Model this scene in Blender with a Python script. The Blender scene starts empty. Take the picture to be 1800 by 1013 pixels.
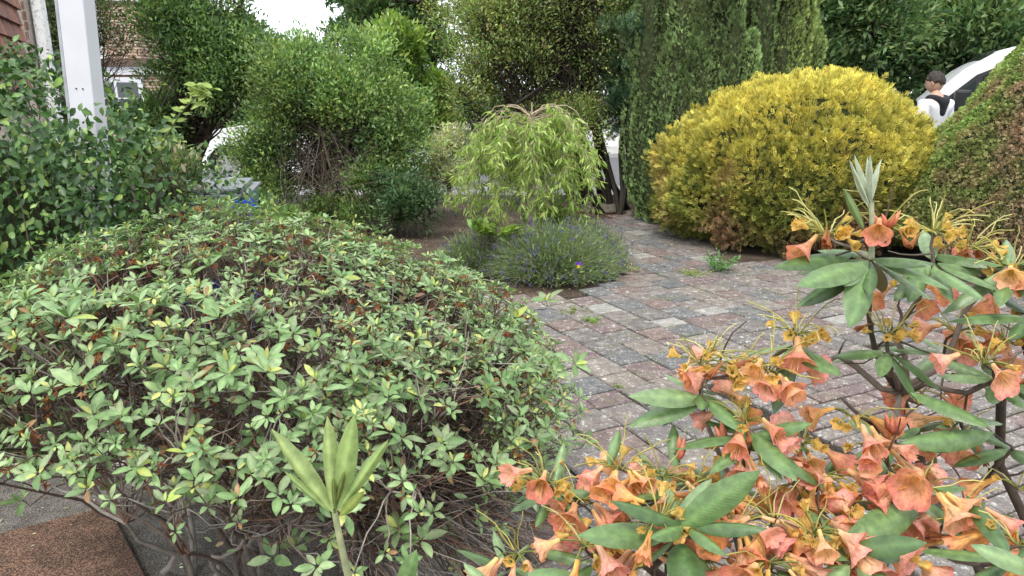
import bpy, bmesh, math, random
import numpy as np
from mathutils import Vector, Matrix, noise
random.seed(7); RG = np.random.default_rng(7)
C = bpy.context.scene.collection
S = bpy.context.scene
PI = math.pi

# ------------------------------------------------------------------ camera
H = 1.5; PITCH = math.radians(15.0); F = 1300.0
cam = bpy.data.cameras.new('camera'); cam.lens = 26.0; cam.sensor_width = 36.0
cam.clip_start = 0.05; cam.clip_end = 600
co = bpy.data.objects.new('camera', cam); C.objects.link(co)
co.location = (0, 0, H); co.rotation_euler = (PI/2 - PITCH, 0, 0)
S.camera = co

# ------------------------------------------------------------------ world, sun, exposure
SUN_EL, SUN_AZ = math.radians(58), math.radians(205)     # azimuth clockwise from +Y
w = bpy.data.worlds.new('World'); S.world = w; w.use_nodes = True
nt = w.node_tree; nt.nodes.clear()
out = nt.nodes.new('ShaderNodeOutputWorld'); bg = nt.nodes.new('ShaderNodeBackground')
sky = nt.nodes.new('ShaderNodeTexSky'); sky.sky_type = 'NISHITA'; sky.sun_disc = False
sky.sun_elevation = SUN_EL; sky.sun_rotation = SUN_AZ; sky.air_density = 1.0; sky.dust_density = 3.0
cl = nt.nodes.new('ShaderNodeTexNoise'); cl.inputs['Scale'].default_value = 2.2; cl.inputs['Detail'].default_value = 5
tc = nt.nodes.new('ShaderNodeTexCoord')
cr = nt.nodes.new('ShaderNodeValToRGB')
cr.color_ramp.elements[0].position = .3; cr.color_ramp.elements[0].color = (7.6, 8.2, 9.0, 1)
cr.color_ramp.elements[1].position = .7; cr.color_ramp.elements[1].color = (9.4, 9.6, 9.8, 1)
mx = nt.nodes.new('ShaderNodeMix'); mx.data_type = 'RGBA'; mx.inputs[0].default_value = 0.85
nt.links.new(tc.outputs['Generated'], cl.inputs['Vector']); nt.links.new(cl.outputs[0], cr.inputs[0])
nt.links.new(sky.outputs[0], mx.inputs[6]); nt.links.new(cr.outputs[0], mx.inputs[7])
nt.links.new(mx.outputs[2], bg.inputs[0]); nt.links.new(bg.outputs[0], out.inputs[0])
bg.inputs[1].default_value = 0.145
sd = bpy.data.lights.new('sun', 'SUN'); sd.energy = 1.5; sd.angle = math.radians(14); sd.color = (1, .96, .88)
so = bpy.data.objects.new('sun', sd); C.objects.link(so)
dv = Vector((math.sin(SUN_AZ)*math.cos(SUN_EL), math.cos(SUN_AZ)*math.cos(SUN_EL), math.sin(SUN_EL)))
so.rotation_euler = dv.to_track_quat('Z', 'Y').to_euler()
S.view_settings.view_transform = 'Standard'; S.view_settings.look = 'None'
S.view_settings.exposure = 0.9; S.view_settings.gamma = 1; S.view_settings.use_curve_mapping = False

# ------------------------------------------------------------------ helpers
def P(px, py, Y):
    """point at forward distance Y seen towards (px, py) of the 1800 px survey picture"""
    u = (px-900)/F; v = -(py-506.5)/F
    a = math.cos(PITCH)+v*math.sin(PITCH); b = -math.sin(PITCH)+v*math.cos(PITCH)
    t = Y/a
    return Vector((u*t, Y, H+b*t))
def G(px, py):
    u = (px-900)/F; v = -(py-506.5)/F
    a = math.cos(PITCH)+v*math.sin(PITCH); b = -math.sin(PITCH)+v*math.cos(PITCH)
    t = -H/b
    return Vector((u*t, a*t, 0))

def tag(o, label=None, cat=None, group=None, kind=None):
    if label: o['label'] = label
    if cat: o['category'] = cat
    if group: o['group'] = group
    if kind: o['kind'] = kind
    return o
def empty(name, label, cat, loc=(0, 0, 0), group=None):
    o = bpy.data.objects.new(name, None); C.objects.link(o); o.location = loc; o.empty_display_size = .1
    return tag(o, label, cat, group)
def link(name, me, parent=None, local=False, kind=None):
    """link a mesh given in world coordinates (unless local) under parent"""
    o = bpy.data.objects.new(name, me); C.objects.link(o)
    if parent is not None:
        o.parent = parent
        if not local:
            t = Vector((0, 0, 0)); p = parent
            while p is not None:
                t = t+p.location; p = p.parent
            o.location = -t
    if kind: o['kind'] = kind
    return o

def mesh_np(name, V, Fc, mat, tint=None, smooth=True):
    """V (n,3); Fc (m,3|4); tint (n,3)"""
    me = bpy.data.meshes.new(name)
    V = np.asarray(V, dtype=np.float32); Fc = np.asarray(Fc, dtype=np.int32)
    k = Fc.shape[1]
    me.vertices.add(len(V)); me.vertices.foreach_set('co', V.ravel())
    me.loops.add(Fc.size); me.loops.foreach_set('vertex_index', Fc.ravel())
    me.polygons.add(len(Fc)); me.polygons.foreach_set('loop_start', np.arange(0, Fc.size, k, dtype=np.int32))
    me.polygons.foreach_set('loop_total', np.full(len(Fc), k, dtype=np.int32))
    me.polygons.foreach_set('use_smooth', np.full(len(Fc), smooth, dtype=bool))
    me.update(calc_edges=True)
    if tint is not None:
        a = me.color_attributes.new('tint', 'FLOAT_COLOR', 'POINT')
        t = np.ones((len(V), 4), dtype=np.float32); t[:, :3] = tint
        a.data.foreach_set('color', t.ravel())
    if mat: me.materials.append(mat)
    me.validate()
    return me

def from_bm(name, bm, mat, smooth=False):
    me = bpy.data.meshes.new(name); bmesh.ops.recalc_face_normals(bm, faces=bm.faces)
    bm.to_mesh(me); bm.free()
    if mat: me.materials.append(mat)
    if smooth:
        for p in me.polygons: p.use_smooth = True
    return me
def bm_box(bm, x0, x1, y0, y1, z0, z1, bev=0):
    r = bmesh.ops.create_cube(bm, size=1)
    for v in r['verts']:
        v.co = Vector((x0+(v.co.x+.5)*(x1-x0), y0+(v.co.y+.5)*(y1-y0), z0+(v.co.z+.5)*(z1-z0)))
    if bev:
        es = {e for v in r['verts'] for e in v.link_edges}
        bmesh.ops.bevel(bm, geom=list(es), offset=bev, segments=2, affect='EDGES', profile=.6)
def box(name, x0, x1, y0, y1, z0, z1, mat, parent=None, bev=0.0, kind=None):
    bm = bmesh.new(); bm_box(bm, x0, x1, y0, y1, z0, z1, bev)
    return link(name, from_bm(name, bm, mat), parent, kind=kind)

def norm(a): return a/np.maximum(np.linalg.norm(a, axis=-1, keepdims=True), 1e-9)
def frames(D, N):
    """rotation matrices (n,3,3): columns side, D (length), normal"""
    D = norm(D); N = N-(N*D).sum(-1, keepdims=True)*D; N = norm(N)
    X = np.cross(D, N)
    return np.stack([X, D, N], axis=2)
def rnd(n, s=1.0): return RG.normal(0, s, (n, 3))

# ---- tubes: list of (points, radii); one mesh
def tubes_np(lines, sides=4, tintf=None):
    Vs = []; Fs = []; Ts = []; off = 0
    an = np.arange(sides)*2*PI/sides
    cs, sn = np.cos(an), np.sin(an)
    for pts, rad in lines:
        p = np.asarray(pts, dtype=float); n = len(p)
        r = np.linspace(rad[0], rad[1], n) if len(rad) == 2 else np.asarray(rad)
        t = norm(np.gradient(p, axis=0))
        ref = np.array([0.31, 0.22, 0.92]) if abs(t[0][2]) < .9 else np.array([1., 0.1, 0])
        a = norm(np.cross(t, ref)); b = np.cross(t, a)
        ring = p[:, None, :]+r[:, None, None]*(a[:, None, :]*cs[None, :, None]+b[:, None, :]*sn[None, :, None])
        Vs.append(ring.reshape(-1, 3))
        i = np.arange(n-1)[:, None]*sides; j = np.arange(sides)[None, :]; j2 = (j+1) % sides
        q = np.stack([i+j, i+j2, i+sides+j2, i+sides+j], axis=2).reshape(-1, 4)+off
        Fs.append(q); off += n*sides
        if tintf is not None: Ts.append(np.repeat(np.asarray(tintf(), dtype=float)[None], n*sides, 0))
    return np.concatenate(Vs), np.concatenate(Fs), (np.concatenate(Ts) if Ts else None)
def tubes(name, lines, mat, parent, sides=4, tintf=None, kind=None):
    V, Fc, T = tubes_np(lines, sides, tintf)
    return link(name, mesh_np(name, V, Fc, mat, T), parent, kind=kind)
def wob(a, b, n=5, amp=.05, sag=0.0):
    a = np.asarray(a, float); b = np.asarray(b, float); L = np.linalg.norm(b-a)
    t = np.linspace(0, 1, n)[:, None]
    p = a+(b-a)*t
    j = RG.normal(0, amp*L*1.5, (n+2, 3)); j = (j[:-2]+1.6*j[1:-1]+j[2:])/3.6; j = j*np.minimum(1, 3*np.minimum(t, 1-t)); j[0] = 0; j[-1] = 0
    p = p+j; p[:, 2] += sag*L*(4*t*(1-t))[:, 0]
    return p

# ---- leaf prototypes: length 1 along +Y, normal +Z.  (verts, tris, shade)
def proto_leaf(width=.38, st=(.3, .62), fold=.18, droop=.12, peak=.5, rib=1.15):
    V = [(0, 0, 0)]; sh = [rib]
    for s in st:
        w_ = width*.5*math.sin(PI*min(1, (s**(math.log(.5)/math.log(peak)))))**.8
        dz = -droop*s*s
        V += [(-w_, s, dz+fold*w_*1.6), (0, s, dz), (w_, s, dz+fold*w_*1.6)]; sh += [1, rib, 1]
    V.append((0, 1, -droop)); sh.append(1)
    T = [(0, 2, 1), (0, 3, 2)]
    for k in range(len(st)-1):
        a = 1+3*k; b = a+3
        T += [(a, a+1, b+1), (a, b+1, b), (a+1, a+2, b+2), (a+1, b+2, b+1)]
    a = 1+3*(len(st)-1); e = len(V)-1
    T += [(a, a+1, e), (a+1, a+2, e)]
    return np.array(V, float), np.array(T), np.array(sh)
LEAF2 = (np.array([(0, 0, 0), (-.2, .45, .06), (0, 1, -.1), (.2, .45, .06)], float), np.array([(0, 2, 1), (0, 3, 2)]), np.ones(4))
LEAF4 = proto_leaf(.42, (.45,), .15, .12)
LEAF8 = proto_leaf(.40, (.3, .66), .2, .16)
LEAF8W = proto_leaf(.54, (.25, .6), .16, .2, peak=.42, rib=1.3)
LEAF12 = proto_leaf(.42, (.2, .45, .75), .2, .14, rib=1.3)
LEAFN = proto_leaf(.22, (.4,), .1, .25)
def proto_lobes(L, seed=1, fan=1.0, lw=.10, flat=.12):
    """a small feathery spray: a stalk with narrow side shoots"""
    r = random.Random(seed); V = []; T = []; sh = []
    for (t0, ang, ln) in L:
        b = Vector((0, t0, 0)); d = Vector((math.sin(ang)*fan, math.cos(ang), r.uniform(-flat, flat)*2)).normalized()
        s = Vector((d.y, -d.x, 0)).normalized()*lw
        m = b+d*ln*.55+Vector((0, 0, r.uniform(-flat, flat)*ln)); e = b+d*ln
        i = len(V); V += [tuple(b), tuple(m+s), tuple(e), tuple(m-s)]; sh += [.8, 1, 1.25, 1]
        T += [(i, i+1, i+2), (i, i+2, i+3)]
    return np.array(V), np.array(T), np.array(sh)
SPRAY = proto_lobes([(0, 0, 1), (.1, .7, .5), (.18, -.75, .55), (.4, .6, .45), (.45, -.65, .42), (.3, 1.0, .3), (.65, .5, .25), (.66, -.5, .25)], 2, lw=.055)
TUFT = proto_lobes([(0, 0, 1), (0, .7, .8), (0, -.7, .8), (0, 1.4, .6), (0, -1.4, .6)], 3, lw=.13, flat=.5)

def inst_np(proto, R, T, s, col):
    V, Tr, sh = proto; n = len(T); s = np.asarray(s)
    if s.ndim == 1: s = np.repeat(s[:, None], 3, 1)
    Vw = np.einsum('nij,nvj->nvi', R, V[None]*s[:, None, :])+T[:, None, :]
    Fc = (Tr[None]+(np.arange(n)*len(V))[:, None, None]).reshape(-1, Tr.shape[1])
    tint = np.clip(col[:, None, :]*sh[None, :, None], 0, 1).reshape(-1, 3)
    return Vw.reshape(-1, 3), Fc, tint
def foliage(name, proto, R, T, s, col, mat, parent, kind='stuff'):
    V, Fc, ti = inst_np(proto, R, T, s, col)
    return link(name, mesh_np(name, V, Fc, mat, ti), parent, kind=kind)
def pick(palette, n, jit=.12, weights=None):
    pal = np.array(palette, float); w_ = None if weights is None else np.array(weights)/sum(weights)
    i = RG.choice(len(pal), n, p=w_)
    c = pal[i]*(1+RG.normal(0, jit, (n, 1)))*(1+RG.normal(0, jit*.35, (n, 3)))
    return np.clip(c, .003, .95), i
_pm = {}
def leaf_pieces(name, proto, R, T, s, idx, palette, mat, parent, n_ind, rest_name, jit=.12, score=None):
    """the n_ind that show largest as objects of their own, the rest as one part"""
    s = np.asarray(s)
    if score is None: score = s/np.linalg.norm(T-np.array([0, 0, H]), axis=1)
    order = np.argsort(-score); ind = order[:n_ind]; rest = order[n_ind:]
    pal = np.array(palette, float)
    base = np.array(parent.location)
    for k in ind:
        key = (name, id(proto), int(idx[k]), tuple(palette[0]), mat.name)
        if key not in _pm:
            V, Tr, sh = proto
            _pm[key] = mesh_np(name, V, Tr, mat, np.clip(pal[idx[k]][None]*sh[:, None], 0, 1))
        o = bpy.data.objects.new(name, _pm[key]); C.objects.link(o); o.parent = parent
        m = Matrix([list(R[k][i]*s[k])+[T[k][i]-base[i]] for i in range(3)]+[[0, 0, 0, 1]])
        o.matrix_local = m
    if len(rest):
        col = pal[idx[rest]]*(1+RG.normal(0, jit, (len(rest), 1)))*(1+RG.normal(0, jit*.3, (len(rest), 3)))
        foliage(rest_name, proto, R[rest], T[rest], s[rest], np.clip(col, .003, .95), mat, parent)

# ------------------------------------------------------------------ materials
def newmat(name):
    m = bpy.data.materials.new(name); m.use_nodes = True; n = m.node_tree; n.nodes.clear()
    o = n.nodes.new('ShaderNodeOutputMaterial'); b = n.nodes.new('ShaderNodeBsdfPrincipled')
    n.links.new(b.outputs[0], o.inputs[0]); return m, n, b, o
def N_(n, t, **kw):
    x = n.nodes.new(t)
    for k, v in kw.items():
        if k in x.inputs.keys(): x.inputs[k].default_value = v
        else: setattr(x, k, v)
    return x
def ramp(n, fac, stops):
    r = n.nodes.new('ShaderNodeValToRGB'); e = r.color_ramp.elements
    while len(e) < len(stops): e.new(.5)
    for k, (p, c) in enumerate(stops):
        e[k].position = p; e[k].color = (*c, 1) if len(c) == 3 else c
    n.links.new(fac, r.inputs[0]); return r.outputs[0]
def mixc(n, fac, a, b, mode='MIX'):
    m = n.nodes.new('ShaderNodeMix'); m.data_type = 'RGBA'; m.blend_type = mode
    for inp, v in ((m.inputs[0], fac), (m.inputs[6], a), (m.inputs[7], b)):
        if isinstance(v, (int, float)): inp.default_value = v
        elif isinstance(v, tuple): inp.default_value = (*v, 1)
        else: n.links.new(v, inp)
    return m.outputs[2]
def bump(n, b, h, strength=.4, dist=.01):
    u = n.nodes.new('ShaderNodeBump'); u.inputs['Strength'].default_value = strength; u.inputs['Distance'].default_value = dist
    n.links.new(h, u.inputs['Height']); n.links.new(u.outputs[0], b.inputs['Normal'])
def leafmat(name, rough=.5, trans=.28, under=None, spec=.4, nscale=40):
    m, n, b, o = newmat(name)
    at = N_(n, 'ShaderNodeAttribute', attribute_name='tint')
    geo = N_(n, 'ShaderNodeNewGeometry')
    nz = N_(n, 'ShaderNodeTexNoise', Scale=nscale, Detail=3.0)
    n.links.new(geo.outputs['Position'], nz.inputs['Vector'])
    v = ramp(n, nz.outputs[0], [(.3, (.72, .74, .70)), (.7, (1.22, 1.2, 1.15))])
    col = mixc(n, 1.0, at.outputs['Color'], v, 'MULTIPLY')
    if under:
        col = mixc(n, geo.outputs['Backfacing'], col, under)
    n.links.new(col, b.inputs['Base Color']); b.inputs['Roughness'].default_value = rough
    b.inputs['Specular IOR Level'].default_value = spec
    bump(n, b, nz.outputs[0], .25, .004)
    if trans:
        tr = N_(n, 'ShaderNodeBsdfTranslucent'); n.links.new(mixc(n, 1.0, col, (1.1, 1.15, .7), 'MULTIPLY'), tr.inputs[0])
        ms = N_(n, 'ShaderNodeMixShader'); ms.inputs[0].default_value = trans
        n.links.new(b.outputs[0], ms.inputs[1]); n.links.new(tr.outputs[0], ms.inputs[2]); n.links.new(ms.outputs[0], o.inputs[0])
    return m
def plain(name, col, rough=.6, metal=0, var=.15, scale=12, bmp=.0, spec=.4, coat=0):
    m, n, b, o = newmat(name)
    geo = N_(n, 'ShaderNodeNewGeometry'); nz = N_(n, 'ShaderNodeTexNoise', Scale=scale, Detail=4.0)
    n.links.new(geo.outputs['Position'], nz.inputs['Vector'])
    c = ramp(n, nz.outputs[0], [(.3, tuple(max(0, x*(1-var)) for x in col)), (.7, tuple(min(1, x*(1+var)) for x in col))])
    n.links.new(c, b.inputs['Base Color']); b.inputs['Roughness'].default_value = rough; b.inputs['Metallic'].default_value = metal
    b.inputs['Specular IOR Level'].default_value = spec; b.inputs['Coat Weight'].default_value = coat
    if bmp: bump(n, b, nz.outputs[0], bmp, .01)
    return m
M_leaf = leafmat('leaf_matte_green', .48, .42)
M_gloss = leafmat('leaf_glossy', .42, .2, spec=.36)
M_azalea = leafmat('azalea_leaf', .46, .25, spec=.38, nscale=60)
M_rhodo = leafmat('rhododendron_leaf', .38, .12, under=(.16, .13, .06), spec=.5, nscale=90)
def add_veins(m):
    n = m.node_tree; b = next(x for x in n.nodes if x.type == 'BSDF_PRINCIPLED')
    tcn = N_(n, 'ShaderNodeTexCoord'); sp = N_(n, 'ShaderNodeSeparateXYZ'); n.links.new(tcn.outputs['Object'], sp.inputs[0])
    def mt(op, a, b_=None):
        x = N_(n, 'ShaderNodeMath', operation=op)
        for i, v in enumerate((a, b_)):
            if v is None: continue
            if isinstance(v, (int, float)): x.inputs[i].default_value = v
            else: n.links.new(v, x.inputs[i])
        return x.outputs[0]
    ax = mt('ABSOLUTE', sp.outputs[0]); ph = mt('SUBTRACT', mt('MULTIPLY', sp.outputs[1], 75.0), mt('MULTIPLY', ax, 85.0))
    sn = mt('POWER', mt('ABSOLUTE', mt('SINE', ph)), .5)
    bu = N_(n, 'ShaderNodeBump', Strength=.18, Distance=.0010); n.links.new(sn, bu.inputs['Height'])
    old = b.inputs['Normal'].links[0].from_node; n.links.new(old.outputs[0], bu.inputs['Normal']); n.links.new(bu.outputs[0], b.inputs['Normal'])
add_veins(M_rhodo)
M_conifer = leafmat('conifer_foliage', .65, .15, spec=.2, nscale=12)
M_petal = leafmat('petal', .55, .42, spec=.25, nscale=70)
def add_petal_veins(m):
    n = m.node_tree; b = next(x for x in n.nodes if x.type == 'BSDF_PRINCIPLED')
    tcn = N_(n, 'ShaderNodeTexCoord'); mp = N_(n, 'ShaderNodeMapping'); mp.inputs['Scale'].default_value = (1, .12, 1)
    nz = N_(n, 'ShaderNodeTexNoise', Scale=16.0, Detail=3.0)
    n.links.new(tcn.outputs['Object'], mp.inputs[0]); n.links.new(mp.outputs[0], nz.inputs['Vector'])
    v = ramp(n, nz.outputs[0], [(.32, (.82, .70, .64)), (.5, (1, 1, 1)), (.7, (1.12, 1.12, 1.1))])
    src = b.inputs['Base Color'].links[0].from_socket
    mxo = mixc(n, 1.0, src, v, 'MULTIPLY')
    for l in list(src.links):
        if l.to_node != mxo.node: ts = l.to_socket; n.links.new(mxo, ts)
    bu = N_(n, 'ShaderNodeBump', Strength=.55, Distance=.003); n.links.new(nz.outputs[0], bu.inputs['Height'])
    old = b.inputs['Normal'].links[0].from_node; n.links.new(old.outputs[0], bu.inputs['Normal']); n.links.new(bu.outputs[0], b.inputs['Normal'])
add_petal_veins(M_petal)
M_young = leafmat('young_leaf', .5, .35, spec=.35, nscale=60); add_veins(M_young)
M_bark = leafmat('bark', .85, 0, spec=.15, nscale=50)
M_core = plain('inner_shade_foliage', (.038, .046, .022), .95, var=.5, scale=20, spec=.05)  # near-black colour that stands in for shade deep inside the foliage

def ground_mat():
    m, n, b, o = newmat('soil')
    geo = N_(n, 'ShaderNodeNewGeometry')
    a = N_(n, 'ShaderNodeTexNoise', Scale=3.0, Detail=6.0); f = N_(n, 'ShaderNodeTexNoise', Scale=70.0, Detail=6.0)
    for x in (a, f): n.links.new(geo.outputs['Position'], x.inputs['Vector'])
    c = ramp(n, a.outputs[0], [(.3, (.055, .036, .024)), (.55, (.11, .08, .055)), (.75, (.16, .13, .10))])
    d = ramp(n, f.outputs[0], [(.38, (.45, .42, .4)), (.55, (1, 1, 1)), (.72, (2.0, 1.9, 1.8))])
    n.links.new(mixc(n, 1.0, c, d, 'MULTIPLY'), b.inputs['Base Color']); b.inputs['Roughness'].default_value = .95
    bump(n, b, f.outputs[0], .9, .02); return m
M_soil = ground_mat()
def paver_mat(name='lichened_paver'):
    m, n, b, o = newmat(name)
    at = N_(n, 'ShaderNodeAttribute', attribute_name='tint'); geo = N_(n, 'ShaderNodeNewGeometry')
    pos = geo.outputs['Position']
    def nz(sc, det=5.0, ro=.6):
        x = N_(n, 'ShaderNodeTexNoise', Scale=sc, Detail=det, Roughness=ro); n.links.new(pos, x.inputs['Vector']); return x.outputs[0]
    grit = nz(190.0, 3.0); mid = nz(22.0); big = nz(2.3); lich = nz(75.0, 5.0, .7); moss = nz(6.0)
    c = mixc(n, 1.0, at.outputs['Color'], ramp(n, grit, [(.3, (.55, .55, .55)), (.7, (1.5, 1.5, 1.5))]), 'MULTIPLY')
    c = mixc(n, 1.0, c, ramp(n, mid, [(.3, (.60, .60, .62)), (.7, (1.12, 1.10, 1.05))]), 'MULTIPLY')
    # lichen: pale speckles, denser in patches
    mth = N_(n, 'ShaderNodeMath', operation='MULTIPLY_ADD'); n.links.new(mid, mth.inputs[0]); mth.inputs[1].default_value = .35
    n.links.new(lich, mth.inputs[2])
    lf = ramp(n, mth.outputs[0], [(.745, (0, 0, 0)), (.83, (.9, .9, .9))])
    c = mixc(n, lf, c, (.42, .42, .39))
    vo = N_(n, 'ShaderNodeTexVoronoi', Scale=9.0); n.links.new(pos, vo.inputs['Vector'])
    spot = ramp(n, vo.outputs['Distance'], [(.10, (.7, .7, .7)), (.17, (0, 0, 0))])
    c = mixc(n, mixc(n, 1.0, spot, ramp(n, lich, [(.45, (0, 0, 0)), (.55, (1, 1, 1))]), 'MULTIPLY'), c, (.58, .58, .54))
    mf = ramp(n, moss, [(.56, (0, 0, 0)), (.72, (.55, .55, .55))])
    c = mixc(n, mf, c, (.12, .13, .06))
    n.links.new(c, b.inputs['Base Color']); b.inputs['Roughness'].default_value = .88
    b.inputs['Specular IOR Level'].default_value = .25
    bump(n, b, grit, .5, .004); return m
M_paver = paver_mat()
def simple_tint_mat(name, rough=.85, sc=60, lo=.7, hi=1.3, bm_=.5):
    m, n, b, o = newmat(name)
    at = N_(n, 'ShaderNodeAttribute', attribute_name='tint'); geo = N_(n, 'ShaderNodeNewGeometry')
    x = N_(n, 'ShaderNodeTexNoise', Scale=sc, Detail=5.0); n.links.new(geo.outputs['Position'], x.inputs['Vector'])
    n.links.new(mixc(n, 1.0, at.outputs['Color'], ramp(n, x.outputs[0], [(.3, (lo,)*3), (.7, (hi,)*3)]), 'MULTIPLY'), b.inputs['Base Color'])
    b.inputs['Roughness'].default_value = rough; bump(n, b, x.outputs[0], bm_, .006); return m
M_brick = simple_tint_mat('house_brick')
M_mortar = plain('mortar', (.34, .30, .25), .95, var=.2, scale=60, bmp=.5)
M_tile = simple_tint_mat('clay_tile', .8, 35)
M_white = plain('white_paint', (.50, .50, .53), .45, var=.04, scale=9, bmp=.06)
M_whitegrey = plain('weathered_edge_paint', (.30, .31, .33), .6, var=.2, scale=14, bmp=.1)
def flaky_mat():
    m, n, b, o = newmat('flaking_white_paint')
    geo = N_(n, 'ShaderNodeNewGeometry'); x = N_(n, 'ShaderNodeTexNoise', Scale=38.0, Detail=5.0, Roughness=.7)
    n.links.new(geo.outputs['Position'], x.inputs['Vector'])
    n.links.new(ramp(n, x.outputs[0], [(.36, (.22, .23, .2)), (.44, (.66, .67, .66)), (.7, (.76, .76, .75))]), b.inputs['Base Color'])
    b.inputs['Roughness'].default_value = .55; return m
M_flaky = flaky_mat()
M_glass = plain('dark_window_glass', (.02, .028, .03), .06, var=.3, scale=2, spec=.8)
M_carwhite = plain('white_car_paint', (.78, .79, .80), .25, var=.02, scale=3, coat=.6)
M_black = plain('black_plastic', (.015, .015, .017), .5, var=.2)
M_tyre = plain('tyre_rubber', (.02, .02, .02), .85, var=.2)
M_alloy = plain('alloy_wheel', (.45, .46, .48), .35, metal=.8, var=.05)
M_asph = plain('asphalt', (.11, .11, .115), .9, var=.25, scale=30, bmp=.4)
M_conc = plain('pale_concrete', (.36, .35, .33), .9, var=.2, scale=8, bmp=.3)

# ================================================================== SETTING
def poly_sheet(name, pts, z, mat, kind='structure', parent=None, th=0):
    bm = bmesh.new(); vs = [bm.verts.new((p[0], p[1], z)) for p in pts]; f = bm.faces.new(vs)
    if th:
        r = bmesh.ops.extrude_face_region(bm, geom=[f])
        for v in r['geom']:
            if isinstance(v, bmesh.types.BMVert): v.co.z -= th
    else:
        bmesh.ops.recalc_face_normals(bm, faces=bm.faces)
        if f.normal.z < 0: f.normal_flip()
    me = bpy.data.meshes.new(name); bm.to_mesh(me); bm.free(); me.materials.append(mat)
    return link(name, me, parent, kind=kind)
def ground_sheet():
    n = 90; a = np.concatenate([np.linspace(-150, -7, 10), np.linspace(-6.5, 8, 70), np.linspace(9, 150, 10)])
    b = np.concatenate([np.linspace(-20, 0.5, 4), np.linspace(1, 11, 70), np.linspace(12, 260, 16)])
    X, Y = np.meshgrid(a, b); Z = np.zeros_like(X)-.012
    near = (Y > 1) & (Y < 10.8) & (X > -6) & (X < 7.5)
    Z += np.where(near, RG.normal(0, .006, X.shape), 0)
    V = np.stack([X, Y, Z], 2).reshape(-1, 3); nx = len(a); ny = len(b)
    i = (np.arange(ny-1)[:, None]*nx+np.arange(nx-1)[None]).ravel()
    Fc = np.stack([i, i+1, i+nx+1, i+nx], 1)
    return link('ground', mesh_np('ground', V, Fc, M_soil), kind='structure')
ground_sheet()
poly_sheet('road', [(-60, 11.2), (60, 11.2), (60, 16.8), (-60, 16.8)], .03, M_asph, th=.05)
poly_sheet('pavement', [(-60, 10.2), (4.2, 10.2), (4.2, 11.2), (-60, 11.2)], .10, M_conc, th=.14)
poly_sheet('driveway', [(4.4, 7.3), (16, 7.3), (16, 11.2), (4.2, 11.2)], .04, M_asph, th=.05)
poly_sheet('far_pavement', [(-60, 16.8), (60, 16.8), (60, 18.4), (-60, 18.4)], .12, M_conc, th=.12)

# ---- patio of concrete block pavers
ANG = math.radians(26.6); e1 = np.array([math.cos(ANG), math.sin(ANG)]); e2 = np.array([-math.sin(ANG), math.cos(ANG)])
PAV = [(.175, .130, .118), (.155, .140, .132), (.195, .168, .148), (.130, .130, .130), (.205, .182, .160), (.160, .120, .115), (.27, .26, .24), (.180, .157, .145)]
patio_pts = [(-.45, 1.6), (6.2, 1.6), (6.2, 6.6), (3.9, 6.2), (1.75, 6.45), (2.05, 7.2), (2.45, 8.6), (1.5, 9.2), (.95, 8.6), (.85, 6.6), (.95, 5.9), (.55, 5.35), (-.5, 5.3), (-1.3, 4.9), (-.85, 3.3), (-.45, 2.6)]
M_joint = plain('dark_joint_sand', (.035, .032, .026), .95, var=.4, scale=60, bmp=.5, spec=.1)
patio = poly_sheet('patio', patio_pts, -.002, M_joint)
def inside(x, y, pts):
    c = False; j = len(pts)-1
    for i in range(len(pts)):
        xi, yi = pts[i][:2]; xj, yj = pts[j][:2]
        if (yi > y) != (yj > y) and x < (xj-xi)*(y-yi)/(yj-yi)+xi: c = not c
        j = i
    return c
pav = []   # centre, size along e1, size along e2, zone
A0 = float(np.dot((.42, 3.271), e1))       # surveyed joint line
COL = .213
for ci in range(-12, 24):
    a0 = A0+ci*COL; t = -1.2+random.random()*.2
    while t < 9.5:
        L = random.choice([.155, .21, .21, .245])
        ac = a0+COL/2; tc_ = t+L/2
        x, y = e1*ac+e2*tc_
        br = (ac > 2.5 and tc_ < 2.72)
        if not br and inside(x, y, patio_pts): pav.append((x, y, COL, L, 0))
        t += L
for ri in range(0, 42):
    t0 = 2.72-(ri+1)*.1; s = 2.5+A0-A0 if ri % 2 == 0 else 2.4
    ac = 2.56+(0 if ri % 2 else -.0)
    k = 0
    while ac < 6.5:
        L = .1 if (k == 0 and ri % 2) else .2
        cx = ac+L/2; x, y = e1*cx+e2*(t0+.05)
        if inside(x, y, patio_pts): pav.append((x, y, L, .1, 1))
        ac += L; k += 1
def paver_proto(w, l, h=.045, ch=.008, g=.009):
    w2, l2 = w/2-g/2, l/2-g/2
    V = []
    for z, i in ((-h, 0), (-ch*.8, 0), (0, ch)):
        V += [(-w2+i, -l2+i, z), (w2-i, -l2+i, z), (w2-i, l2-i, z), (-w2+i, l2-i, z)]
    T = []
    for r in (0, 4):
        for k in range(4): T.append((r+k, r+(k+1) % 4, r+4+(k+1) % 4, r+4+k))
    T.append((8, 9, 10, 11))
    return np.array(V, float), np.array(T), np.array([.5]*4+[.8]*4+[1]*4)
vis = []
for q in pav:
    x, y = q[:2]; u = 900+F*x/max(y, .5)
    d = math.hypot(x, y)
    inview = 900 < u < 1850 and y > 2.1
    score = q[2]*q[3]/(d**3) if inview else -d
    vis.append(score)
order = sorted(range(len(pav)), key=lambda i: -vis[i])
pm = {}; rest = {}
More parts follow.
